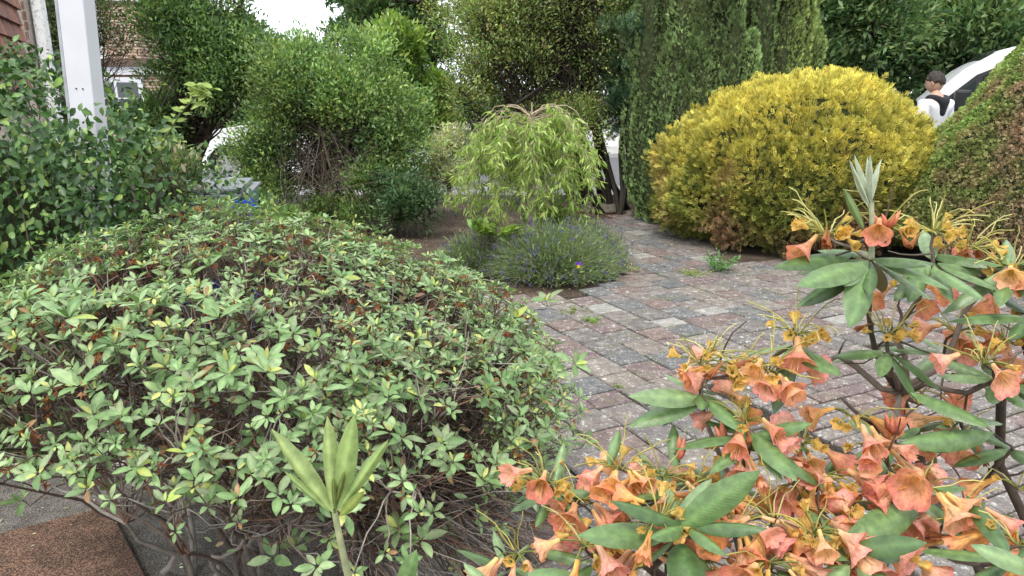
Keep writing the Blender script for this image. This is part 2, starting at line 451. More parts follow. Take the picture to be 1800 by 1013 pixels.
for n_, i in enumerate(order):
    x, y, w_, l_, zn = pav[i]
    ci = random.choices(range(8), [3, 4, 3, 3, 2, 3, 1.0, 4])[0] if zn == 0 else random.choice([5, 0, 1, 7, 7])
    zz = .022+random.gauss(0, .0022); rot = ANG+random.gauss(0, .012)
    key = (w_, l_, ci)
    if n_ < 300:
        if key not in pm:
            V, T, sh = paver_proto(w_, l_); pm[key] = mesh_np('paver', V, T, M_paver, np.array(PAV[ci])[None]*sh[:, None], smooth=False)
        o = bpy.data.objects.new('paver', pm[key]); C.objects.link(o); o.parent = patio
        o.location = (x, y, zz); o.rotation_euler = (random.gauss(0, .008), random.gauss(0, .008), rot)
    else: rest.setdefault((w_, l_), []).append((x, y, zz, rot, ci))
Vs, Fs, Ts, off = [], [], [], 0
for (w_, l_), L in rest.items():
    L = np.array(L); n = len(L)
    R = np.zeros((n, 3, 3)); R[:, 0, 0] = np.cos(L[:, 3]); R[:, 0, 1] = -np.sin(L[:, 3]); R[:, 1, 0] = np.sin(L[:, 3]); R[:, 1, 1] = np.cos(L[:, 3]); R[:, 2, 2] = 1
    V, Fc, ti = inst_np(paver_proto(w_, l_), R, L[:, :3], np.ones(n), np.array(PAV)[L[:, 4].astype(int)])
    Vs.append(V); Fs.append(Fc+off); Ts.append(ti); off += len(V)
link('distant_pavers', mesh_np('distant_pavers', np.concatenate(Vs), np.concatenate(Fs), M_paver, np.concatenate(Ts), smooth=False), patio, kind='stuff')

# ---- left front: grey path with the red gritty slab
M_slab = None
def grit_mat(name, c0, c1, sp):
    m, n, b, o = newmat(name); geo = N_(n, 'ShaderNodeNewGeometry')
    f = N_(n, 'ShaderNodeTexNoise', Scale=210.0, Detail=4.0); g = N_(n, 'ShaderNodeTexNoise', Scale=14.0, Detail=5.0)
    for x in (f, g): n.links.new(geo.outputs['Position'], x.inputs['Vector'])
    c = ramp(n, g.outputs[0], [(.35, c0), (.65, c1)])
    c = mixc(n, 1.0, c, ramp(n, f.outputs[0], [(.38, (.3, .28, .26)), (.5, (1, 1, 1)), (.66, sp)]), 'MULTIPLY')
    n.links.new(c, b.inputs['Base Color']); b.inputs['Roughness'].default_value = .95; bump(n, b, f.outputs[0], .9, .006); return m
M_slab = grit_mat('red_gritty_slab', (.085, .05, .035), (.135, .08, .055), (2.6, 2.5, 2.3))
M_path = grit_mat('grey_gritty_path', (.105, .095, .085), (.18, .165, .15), (1.9, 1.9, 1.8))
poly_sheet('path', [(-4.6, 1.2), (-.4, 1.2), (-.55, 2.5), (-1.3, 2.75), (-2.6, 2.72), (-4.6, 2.5)], .004, M_path, th=.01)
c0 = G(192, 905)
sl = [c0, G(262, 1040), Vector((-1.1, 1.3, 0)), Vector((-3.2, 1.1, 0)), G(-160, 995)]
slab = poly_sheet('paving_slab', [(p.x, p.y) for p in sl], .035, M_slab, kind=None, th=.045)
tag(slab, 'reddish brown gritty paving slab in the bottom left corner under the clipped shrub', 'slab')

# ================================================================== HOUSE (left)
BR = [(.17, .085, .06), (.12, .065, .055), (.22, .12, .08), (.10, .06, .06), (.19, .11, .085)]
house = empty('brick_house', 'brown brick house with tile hung bay behind the white post', 'house', (-4.6, 7.4, 0))
def brick_wall(p0, p1, z0, z1, parent, name='wall', zb=None, base=0.0):
    p0 = np.array(p0); p1 = np.array(p1); L = np.linalg.norm(p1-p0); d = (p1-p0)/L; nrm = np.array([d[1], -d[0]])   # faces the camera side
    if nrm @ (-p0) < 0: nrm = -nrm
    th = .1
    bm = bmesh.new()
    q = [p0, p1, p1-nrm*th, p0-nrm*th]
    vb = [bm.verts.new((a[0], a[1], base)) for a in q]; vt = [bm.verts.new((a[0], a[1], z1)) for a in q]
    bm.faces.new(vb); bm.faces.new(vt)
    for k in range(4): bm.faces.new((vb[k], vb[(k+1) % 4], vt[(k+1) % 4], vt[k]))
    wl = link(name, from_bm(name, bm, M_mortar), parent)
    ang = math.atan2(d[1], d[0]); nb = 0
    k = 0; z = z0
    while z+.065 < z1:
        s = 0.0 if k % 2 else -.11
        while s < L:
            a = max(0, s); b = min(L, s+.215)
            if b-a > .05:
                key = ('brick', round(b-a, 2), random.randrange(5))
                if key not in _pm:
                    V, T, sh = paver_proto(.065+.0065, (b-a)+.0065, .03, .003)
                    V = V[:, [1, 2, 0]]*np.array([1, 1, 1])   # length along x, depth along y, height along z
                    V[:, 1] = -V[:, 1]
                    sh = np.array([1.0]*12)
                    _pm[key] = mesh_np('brick', V, T, M_brick, np.array(BR[key[2]])[None]*sh[:, None], smooth=False)
                o = bpy.data.objects.new('brick', _pm[key]); C.objects.link(o); o.parent = wl
                c = p0+d*(a+b)/2+nrm*(.006+random.gauss(0, .001))
                o.location = (c[0], c[1], z+.0325); o.rotation_euler = (0, 0, ang if nrm @ np.array([math.sin(ang), -math.cos(ang)]) > 0 else ang+PI); nb += 1
            s += .225
        z += .075; k += 1
    return wl
brick_wall((-4.45, 6.1), (-3.79, 6.1), 1.35, 2.9, house)
brick_wall((-3.79, 6.1), (-4.17, 6.85), 1.35, 2.9, house)
brick_wall((-5.55, 8.35), (-4.55, 8.35), .9, 3.3, house)
# tile hung canted face
tp0 = np.array([-3.67, 5.80]); tp1 = np.array([-3.14, 4.66]); tl = np.linalg.norm(tp1-tp0); td = (tp1-tp0)/tl; tn = np.array([-td[1], td[0]])
if tn[0] < 0: tn = -tn
bm = bmesh.new(); q = [tp0, tp1, tp1-tn*.2, tp0-tn*.2]
vb = [bm.verts.new((a[0], a[1], 0)) for a in q]; vt = [bm.verts.new((a[0], a[1], 3.2)) for a in q]
bm.faces.new(vb); bm.faces.new(vt)
for k in range(4): bm.faces.new((vb[k], vb[(k+1) % 4], vt[(k+1) % 4], vt[k]))
tw = link('tile_hung_wall', from_bm('tile_hung_wall', bm, M_mortar), house)
TL = [(.24, .105, .07), (.19, .085, .06), (.28, .13, .085), (.16, .08, .065)]
tms = []
for c in TL:
    V = np.array([(-.079, 0, .0), (.079, 0, 0), (.079, 0, .13), (-.079, 0, .13), (-.079, .034, .0), (.079, .034, 0), (.079, .006, .13), (-.079, .006, .13), (0, .038, -.004)], float)
    T = np.array([(4, 8, 7), (8, 6, 7), (8, 5, 6), (0, 5, 8), (0, 8, 4), (0, 1, 5), (1, 2, 5), (2, 6, 5), (0, 4, 7), (0, 7, 3), (2, 3, 7), (2, 7, 6)])
    tms.append(mesh_np('tile', V, T, M_tile, np.repeat(np.array(c)[None], 9, 0), smooth=False))
ta = math.atan2(td[1], td[0])
for r in range(15):
    for k in range(8):
        s = .08+k*.163-(0.08 if r % 2 else 0)
        if s < 0.0 or s > tl: continue
        p = tp0+td*s+tn*.004
        o = bpy.data.objects.new('tile', random.choice(tms)); C.objects.link(o); o.parent = tw
        yx = np.array([-math.sin(ta), math.cos(ta)]); fl = 0 if yx @ tn > 0 else PI
        o.location = (p[0], p[1], 1.5+r*.115); o.rotation_euler = (random.gauss(0, .015), random.gauss(0, .01), ta+fl)
# house parts have world coordinates: shift children that were placed with raw positions
for o in house.children:
    pass
# downpipe
a = P(70, 0, 6.0); bb = P(88, 230, 6.0)
dp = bpy.data.objects.new('d', None); bpy.data.objects.remove(dp)
bm = bmesh.new(); bm_box(bm, -.042, .042, -.035, .035, .4, 3.0, .008)
me = from_bm('downpipe', bm, M_flaky)
dpp = link('downpipe', me, house, local=True); dpp.location = Vector((-3.73, 6.2, 0))-house.location

# white porch post
pp = P(158, 215, 2.75)
post = empty('timber_post', 'white painted square timber post rising out of the leafy climber', 'post', (pp.x-.055, 2.75, 0))
post.rotation_euler = (0, math.radians(2.3), math.radians(-4))
bm = bmesh.new(); bm_box(bm, -.046, .046, -.035, .035, 0, 2.9, .005)
link('shaft', from_bm('shaft', bm, M_white), post, local=True)
bm = bmesh.new(); bm_box(bm, -.060, -.048, -.031, .03, 0, 1.82, .002)
link('edge_batten', from_bm('edge_batten', bm, M_whitegrey), post, local=True)
bm = bmesh.new(); bm_box(bm, -.0735, -.058, -.047, .04, 2.1, 2.9, .002)
for sx in (-.012, .012):
    bm2 = bmesh.new(); bmesh.ops.create_cone(bm2, cap_ends=True, segments=8, radius1=.0028, radius2=.0022, depth=.004)
    nl = link('nail_head', from_bm('nail_head', bm2, M_black), post, local=True); nl.location = (sx, -.037, 1.505); nl.rotation_euler = (PI/2, 0, 0)
bm.free()

# far house across the road
fh = empty('far_house', 'distant brick house with brown flat roof edge, white window and tall chimney wall', 'house', (-10, 16.5, 0))
m, n, b, o_ = newmat('distant_brickwork')
tcn = N_(n, 'ShaderNodeTexCoord'); bt = N_(n, 'ShaderNodeTexBrick'); mp = N_(n, 'ShaderNodeMapping')
mp.inputs['Rotation'].default_value = (PI/2, 0, 0)
n.links.new(tcn.outputs['Object'], mp.inputs[0]); n.links.new(mp.outputs[0], bt.inputs['Vector'])
bt.inputs['Color1'].default_value = (.22, .10, .065, 1); bt.inputs['Color2'].default_value = (.30, .17, .10, 1); bt.inputs['Mortar'].default_value = (.45, .41, .35, 1)
bt.inputs['Scale'].default_value = 1; bt.inputs['Brick Width'].default_value = .225; bt.inputs['Row Height'].default_value = .075; bt.inputs['Mortar Size'].default_value = .012
n.links.new(bt.outputs[0], b.inputs['Base Color']); b.inputs['Roughness'].default_value = .9; M_farbrick = m
M_render = plain('white_render', (.72, .73, .73), .8, var=.05, scale=2)
M_roofedge = plain('brown_felt_edge', (.10, .065, .05), .8, var=.2)
box('wall', -13.5, -7.6, 19.2, 24.5, 0, 1.86, M_farbrick, fh)
box('roof_edge', -13.6, -7.4, 19.02, 24.6, 2.06, 2.24, M_roofedge, fh)
box('fascia', -13.55, -7.45, 19.08, 24.55, 1.862, 2.058, M_white, fh, .004)
box('chimney_wall', -10.6, -9.7, 20.2, 21.6, 2.245, 3.62, M_farbrick, fh)
box('chimney_cap', -10.65, -9.65, 20.15, 21.65, 3.622, 3.70, M_roofedge, fh)
box('gable_wall', -13.4, -10.62, 20.4, 24.4, 2.246, 5.5, M_render, fh)
wf = box('window', -10.55, -9.2, 19.1, 19.197, 1.0, 1.80, M_white, fh, .01)
box('pane', -10.42, -9.92, 19.085, 19.098, 1.12, 1.68, M_glass, wf)
box('pane', -9.84, -9.33, 19.085, 19.098, 1.12, 1.68, M_glass, wf)
for z in (1.28,): box('glazing_bar', -10.42, -9.33, 19.070, 19.083, z, z+.03, M_white, wf)
# low cream wall across the road
wl = box('garden_wall', 1.2, 5.2, 18.5, 18.72, .12, 1.05, M_render, None)
tag(wl, 'low pale rendered garden wall seen between the dark stems across the road', 'wall')

# ================================================================== VEHICLES
def wheel(parent, x, y, z, r, w_=.2):
    t = bpy.data.meshes.new('t'); bpy.data.meshes.remove(t)
    bm = bmesh.new(); seg = 32
    prof = [(r*.62, -w_/2), (r*.93, -w_/2), (r, -w_/2+.03), (r, w_/2-.03), (r*.93, w_/2), (r*.62, w_/2)]
    rings = [[bm.verts.new((p[0]*math.cos(2*PI*k/seg), p[1], p[0]*math.sin(2*PI*k/seg))) for p in prof] for k in range(seg)]
    for k in range(seg):
        a, b2 = rings[k], rings[(k+1) % seg]
        for j in range(len(prof)): bm.faces.new((a[j], a[(j+1) % 6], b2[(j+1) % 6], b2[j]))
    wo = bpy.data.objects.new('wheel', from_bm('wheel', bm, M_tyre, True)); C.objects.link(wo); wo.parent = parent; wo.location = (x, y, z)
    bm = bmesh.new()
    for k in range(10):
        a0 = 2*PI*k/10; d = Vector((math.cos(a0), 0, math.sin(a0))); s = Vector((-d.z, 0, d.x))
        vs = [bm.verts.new(d*rr+s*ss+Vector((0, yy, 0))) for yy in (-w_/2+.015, -w_/2+.04) for rr, ss in ((.03, -.018), (.03, .018), (r*.6, .026), (r*.6, -.026))]
        for f in ((0, 1, 2, 3), (4, 7, 6, 5), (0, 4, 5, 1), (1, 5, 6, 2), (2, 6, 7, 3), (3, 7, 4, 0)): bm.faces.new([vs[i] for i in f])
    rr_ = bmesh.ops.create_cone(bm, cap_ends=True, segments=20, radius1=.06, radius2=.05, depth=.05)
    for v in rr_['verts']: v.co = Vector((v.co.x, v.co.z-w_/2+.03, v.co.y))
    prof = [(r*.56, -w_/2+.01), (r*.64, -w_/2+.005), (r*.64, -w_/2+.03), (r*.56, -w_/2+.03)]
    rings = [[bm.verts.new((p[0]*math.cos(2*PI*k/seg), p[1], p[0]*math.sin(2*PI*k/seg))) for p in prof] for k in range(seg)]
    for k in range(seg):
        a, b2 = rings[k], rings[(k+1) % seg]
        for j in range(4): bm.faces.new((a[j], a[(j+1) % 4], b2[(j+1) % 4], b2[j]))
    ro = bpy.data.objects.new('rim', from_bm('rim', bm, M_alloy, False)); C.objects.link(ro); ro.parent = wo
    return wo
def arch(cx, r, n=12, z0=.3):
    return [(cx-r*math.cos(PI*k/n), z0+r*math.sin(PI*k/n)) for k in range(n+1)]
def loft_body(name, prof, W, parent, mat, tumble):
    """side profile (x,z) closed, spread over the width with rounded edges; tumble(z)->half width factor"""
    bm = bmesh.new(); secs = []
    cx = sum(p[0] for p in prof)/len(prof); cz = .8
    for f, sh in ((-1, .93), (-.985, .965), (-.93, .992), (-.8, 1), (0, 1.004), (.8, 1), (.93, .992), (.985, .965), (1, .93)):
        row = []
        for (x, z) in prof:
            top = max(0, min(1, (z-.95)/.6)); k = 1-(1-sh)*(.35+.65*top)
            zz = z*(1-(1-sh)*.55*top) if z > .95 else z
            row.append(bm.verts.new((cx+(x-cx)*(1-(1-sh)*.25), f*W/2*tumble(z), zz)))
        secs.append(row)
    n = len(prof)
    for a, b2 in zip(secs, secs[1:]):
        for k in range(n): bm.faces.new((a[k], a[(k+1) % n], b2[(k+1) % n], b2[k]))
    bm.faces.new(secs[0]); bm.faces.new(list(reversed(secs[-1])))
    bmesh.ops.triangulate(bm, faces=[f for f in bm.faces if len(f.verts) > 4])
    me = from_bm(name, bm, mat)
    for p in me.polygons: p.use_smooth = abs(p.normal.y) < .97
    o = bpy.data.objects.new(name, me); C.objects.link(o); o.parent = parent; return o
def panel(name, pts, W, tumble, parent, mat, off=.004, side=-1, th=.012):
    bm = bmesh.new()
    o_ = [bm.verts.new((x, side*(W/2*tumble(z)+off), z)) for x, z in pts]
    i_ = [bm.verts.new((x, side*(W/2*tumble(z)+off-th), z)) for x, z in pts]
    bm.faces.new(o_); bm.faces.new(list(reversed(i_)))
    for k in range(len(pts)): bm.faces.new((o_[k], o_[(k+1) % len(pts)], i_[(k+1) % len(pts)], i_[k]))
    o = bpy.data.objects.new(name, from_bm(name, bm, mat)); C.objects.link(o); o.parent = parent; return o
# white panel van on the drive, nose to the left, x forward = -
van = empty('panel_van', 'white panel van parked on the drive behind the person and yellow bush', 'van', (4.47, 10.33, .04))
van.rotation_euler = (0, 0, math.radians(-24))
tv = lambda z: 1.0 if z < 1.0 else 1.0-.13*((z-1.0)/1.05)**1.3
VW = 1.85
prof = [(.0, .45), (.02, .75), (.1, .95), (.35, 1.08), (.82, 1.22), (1.02, 1.42), (1.3, 1.7), (1.62, 1.90), (2.05, 2.02), (2.8, 2.08), (4.9, 2.08), (5.0, 1.95), (5.03, .45), (4.45, .3)]+list(reversed(arch(4.05, .37, 10, .33)))+[(3.6, .25), (1.35, .25)]+list(reversed(arch(.92, .37, 10, .33)))+[(.45, .28)]
loft_body('body', prof, VW, van, M_carwhite, tv)
panel('window_seal', [(1.02, 1.24), (1.10, 1.33), (1.42, 1.63), (1.78, 1.79), (2.15, 1.83), (2.23, 1.76), (2.16, 1.22)], VW, tv, van, M_black, .008)
panel('quarter_window', [(1.12, 1.27), (1.17, 1.34), (1.42, 1.57), (1.43, 1.27)], VW, tv, van, M_glass, .014)
dw = panel('door_window', [(1.48, 1.26), (1.48, 1.61), (1.80, 1.75), (2.13, 1.785), (2.17, 1.74), (2.11, 1.26)], VW, tv, van, M_glass, .014)
M_sticker = plain('yellow_sticker', (.6, .55, .08), .6)
st = panel('sticker', [(1.53, 1.38), (1.56, 1.48), (1.62, 1.44), (1.59, 1.34)], VW, tv, van, M_sticker, .019)
st.parent = dw
for pts in ([(2.28, .45), (2.28, 1.86), (2.29, 1.86), (2.29, .45)], [(1.0, 1.0), (1.0, 1.012), (2.28, 1.022), (2.28, 1.010)], [(3.45, .45), (3.45, 1.9), (3.458, 1.9), (3.458, .45)]):
    panel('door_gap', pts, VW, tv, van, M_black, .003)
panel('door_handle', [(2.05, 1.08), (2.05, 1.12), (2.22, 1.12), (2.22, 1.08)], VW, tv, van, M_black, .03, th=.025)
panel('side_rubbing_strip', [(.95+.45, .5), (.95+.45, .6), (3.5, .6), (3.5, .5)], VW, tv, van, M_black, .012)
panel('headlight', [(.06, .86), (.12, .98), (.5, 1.10), (.42, .93)], VW, tv, van, M_glass, .006)
bm = bmesh.new(); bm_box(bm, 1.2, 1.36, -1.18, -.98, 1.22, 1.46, .03); mo = bpy.data.objects.new('wing_mirror', from_bm('wing_mirror', bm, M_black)); C.objects.link(mo); mo.parent = van
bm = bmesh.new()
ws = [(.86, -.78, 1.245), (.86, .78, 1.245), (1.60, .66, 1.905), (1.60, -.66, 1.905)]
vs = [bm.verts.new((x-.012, y, z+.012)) for x, y, z in ws]; vs2 = [bm.verts.new((x, y, z)) for x, y, z in ws]
bm.faces.new(vs); bm.faces.new(list(reversed(vs2)))
for k in range(4): bm.faces.new((vs[k], vs[(k+1) % 4], vs2[(k+1) % 4], vs2[k]))
wo = bpy.data.objects.new('windscreen', from_bm('windscreen', bm, M_glass)); C.objects.link(wo); wo.parent = van
for x in (.92, 4.05):
    for y in (-.80, .80): wheel(van, x, y, .33, .33)

# white hatchback on the road
car = empty('parked_car', 'white hatchback car parked on the road, seen through gaps in the shrubs', 'car', (-5.19, 12.6, .03))
tcar = lambda z: 1.0 if z < .85 else 1.0-.26*((z-.85)/.6)
CW = 1.72
prof = [(.02, .32), (.0, .55), (.08, .74), (.5, .86), (1.0, .94), (1.55, 1.32), (1.95, 1.44), (2.8, 1.45), (3.45, 1.33), (3.85, .98), (3.98, .8), (4.0, .4), (3.7, .26)]+list(reversed(arch(3.25, .34, 10, .31)))+[(2.8, .2), (1.1, .2)]+list(reversed(arch(.72, .34, 10, .31)))+[(.3, .25)]
loft_body('body', prof, CW, car, M_carwhite, tcar)
panel('side_window', [(1.15, .96), (1.6, 1.28), (1.98, 1.37), (2.2, 1.38), (2.2, .97)], CW, tcar, car, M_glass, .006)
panel('side_window', [(2.27, .97), (2.27, 1.38), (2.85, 1.38), (3.3, 1.28), (3.55, 1.02)], CW, tcar, car, M_glass, .006)
panel('headlight', [(.05, .6), (.1, .72), (.5, .8), (.42, .66)], CW, tcar, car, M_glass, .006)
panel('door_gap', [(1.12, .3), (1.12, .93), (1.13, .93), (1.13, .3)], CW, tcar, car, M_black, .003)
panel('door_gap', [(2.23, .3), (2.23, .96), (2.24, .96), (2.24, .3)], CW, tcar, car, M_black, .003)
for x in (.72, 3.25):
    for y in (-.75, .75): wheel(car, x, y, .31, .31, .19)

# blue recycling bin with grey lid
M_blue = plain('blue_plastic', (.02, .10, .62), .35, var=.08, scale=6)
M_grey = plain('grey_plastic', (.16, .17, .18), .45, var=.1, scale=6)
bp = P(352, 365, 4.0)
bin_ = empty('recycling_bin', 'blue plastic bin with grey lid, half hidden behind the clipped shrub', 'bin', (bp.x, 4.1, 0))
bin_.rotation_euler = (0, 0, math.radians(12))
bm = bmesh.new(); bm_box(bm, -.24, .24, -.28, .28, .08, .95, .015)
for v in bm.verts:
    k = .8+.2*(v.co.z/.95); v.co.x *= k; v.co.y *= k
oo = bpy.data.objects.new('tub', from_bm('tub', bm, M_blue)); C.objects.link(oo); oo.parent = bin_
bm = bmesh.new(); bm_box(bm, -.26, .26, -.30, .30, .952, .97, .006); bm_box(bm, -.22, .22, -.26, .26, .973, 1.0, .012)
oo = bpy.data.objects.new('lid', from_bm('lid', bm, M_grey)); C.objects.link(oo); oo.parent = bin_
bm = bmesh.new(); bm_box(bm, -.27, .27, -.315, -.285, .87, .946, .008)
oo = bpy.data.objects.new('rim', from_bm('rim', bm, M_blue)); C.objects.link(oo); oo.parent = bin_

# ================================================================== PERSON
def person():
    b = P(1640, 200, 8.35); bx, by = b.x, 8.35
    root = empty('person', 'person in a white top with black hood, back turned, beside the white van', 'person', (bx, by, .0))
    root.rotation_euler = (0, 0, math.radians(22))   # local -Y is the front before turning; looks away and left
    M_skin = plain('skin', (.50, .30, .22), .5, var=.05); M_hair = plain('hair', (.035, .024, .02), .7, var=.3, scale=60, bmp=.5)
    M_shirt = plain('white_cotton', (.72, .73, .78), .85, var=.05, scale=14, bmp=.2); M_hood = plain('black_cotton', (.015, .016, .022), .85, var=.3, scale=20, bmp=.3)
    M_jean = plain('dark_trousers', (.03, .035, .05), .85, var=.2)
    K = 1.68/1.75
    def skin(name, verts, edges, radii, mat, parent, sub=2):
        me = bpy.data.meshes.new(name); me.from_pydata([tuple(c*K for c in v) for v in verts], edges, [])
        o = bpy.data.objects.new(name, me); C.objects.link(o); o.parent = parent
        me.materials.append(mat)
        md = o.modifiers.new('s', 'SKIN')
        for i, r in enumerate(radii):
            me.skin_vertices[0].data[i].radius = (r[0]*K, r[1]*K) if isinstance(r, tuple) else (r*K, r*K)
        me.skin_vertices[0].data[0].use_root = True
        md.use_smooth_shade = True
        o.modifiers.new('d', 'SUBSURF').levels = sub; o.modifiers['d'].render_levels = sub
        return o
    # front is +Y (away from the camera)
    V = [(0, 0, .95), (0, .0, 1.12), (0, -.01, 1.30), (0, -.02, 1.43), (0, -.01, 1.50), (0, .015, 1.56),
         (.17, -.02, 1.40), (.22, -.03, 1.12), (.22, .12, .93), (.20, .2, .86),
         (-.17, -.02, 1.40), (-.22, -.03, 1.12), (-.22, .12, .93), (-.20, .2, .86),
         (.10, 0, .86), (.105, .02, .48), (.11, -.01, .09), (.115, .12, .04),
         (-.10, 0, .86), (-.105, -.02, .48), (-.11, -.05, .09), (-.115, .08, .04)]
    E = [(0, 1), (1, 2), (2, 3), (3, 4), (4, 5), (3, 6), (6, 7), (7, 8), (8, 9), (3, 10), (10, 11), (11, 12), (12, 13), (0, 14), (14, 15), (15, 16), (16, 17), (0, 18), (18, 19), (19, 20), (20, 21)]
    R_ = [(.14, .10), (.135, .095), (.155, .105), (.09, .07), (.058, .06), (.055, .058), (.06, .06), (.045, .045), (.033, .033), (.03, .02), (.06, .06), (.045, .045), (.033, .033), (.03, .02), .09, .06, .042, .035, .09, .06, .042, .035]
    body = skin('body', V, E, R_, M_skin, root)
    V = [(0, 0, .93), (0, 0, 1.12), (0, -.01, 1.30), (0, -.02, 1.425), (.17, -.02, 1.405), (.225, -.03, 1.12), (.222, .10, .95), (-.17, -.02, 1.405), (-.225, -.03, 1.12), (-.222, .10, .95)]
    skin('sweatshirt', V, [(0, 1), (1, 2), (2, 3), (3, 4), (4, 5), (5, 6), (3, 7), (7, 8), (8, 9)], [(.16, .12), (.155, .115), (.185, .13), (.12, .095), (.088, .088), (.062, .062), (.045, .045), (.088, .088), (.062, .062), (.045, .045)], M_shirt, root)
    V = [(0, 0, .93), (.10, 0, .84), (.105, .02, .48), (.11, -.01, .10), (-.10, 0, .84), (-.105, -.02, .48), (-.11, -.05, .10)]
    skin('trousers', V, [(0, 1), (1, 2), (2, 3), (0, 4), (4, 5), (5, 6)], [(.15, .115), .105, .078, .06, .105, .078, .06], M_jean, root)
    # hood lying on the back and shoulders
    V = [(.0, -.115, 1.34), (0, -.12, 1.42), (.075, -.085, 1.475), (.10, .0, 1.485), (.06, .07, 1.45), (-.075, -.085, 1.475), (-.10, .0, 1.485), (-.06, .07, 1.45), (0, -.10, 1.25)]
    skin('hood', V, [(0, 1), (1, 2), (2, 3), (3, 4), (1, 5), (5, 6), (6, 7), (0, 8)], [(.06, .03), (.075, .035), (.035, .035), (.03, .03), (.025, .025), (.035, .035), (.03, .03), (.025, .025), (.025, .015)], M_hood, root)
    # head
    bm = bmesh.new(); bmesh.ops.create_uvsphere(bm, u_segments=28, v_segments=20, radius=1)
    for v in bm.verts:
        x, y, z = v.co
        w_ = .078*(1-.22*max(0, -z)**1.3); d = .098*(1-.12*max(0, -z))
        yy = y*d+(.012 if z < -.2 and y > 0 else 0)
        if y > .75 and abs(x) < .25: yy += .018*math.exp(-((z+.12)/.16)**2)*(1-abs(x)/.25)     # nose
        if y > .6 and abs(z-.12) < .14 and .2 < abs(x) < .55: yy -= .008                        # eye sockets
        if y > .6 and z > .15 and z < .35: yy += .004
        v.co = Vector((x*w_, yy, z*.118))
    me = from_bm('head', bm, M_skin, True); hd = bpy.data.objects.new('head', me); C.objects.link(hd); hd.parent = body
    hd.location = (0, .03*K, 1.645*K); hd.scale = (K, K, K); hd.rotation_euler = (math.radians(-12), 0, math.radians(18))
    for s in (-1, 1):
        bm = bmesh.new(); bmesh.ops.create_uvsphere(bm, u_segments=10, v_segments=8, radius=1)
        for v in bm.verts: v.co = Vector((v.co.x*.010+s*.079, v.co.y*.017-.004, v.co.z*.031-.008))
        e = bpy.data.objects.new('ear', from_bm('ear', bm, M_skin, True)); C.objects.link(e); e.parent = body
        e.location = hd.location; e.rotation_euler = hd.rotation_euler; e.scale = hd.scale
    bm = bmesh.new(); bmesh.ops.create_uvsphere(bm, u_segments=40, v_segments=28, radius=1)
    for v in list(bm.verts):
        x, y, z = v.co; nn = noise.noise(Vector((x*5, y*5, z*5)))*.010+noise.noise(Vector((x*18, y*18, z*18)))*.006
        v.co = Vector((x*(.086+nn), y*(.105+nn)-.004, z*(.126+nn)))
    bmesh.ops.delete(bm, geom=[v for v in bm.verts if v.co.z < -.045+max(0, v.co.y)*1.05+(.02 if abs(v.co.x) > .07 else 0)], context='VERTS')
    hr = bpy.data.objects.new('hair', from_bm('hair', bm, M_hair, True)); C.objects.link(hr); hr.parent = body
    hr.location = hd.location; hr.rotation_euler = hd.rotation_euler; hr.scale = hd.scale
    so_ = hr.modifiers.new('t', 'SOLIDIFY'); so_.thickness = .012
person()

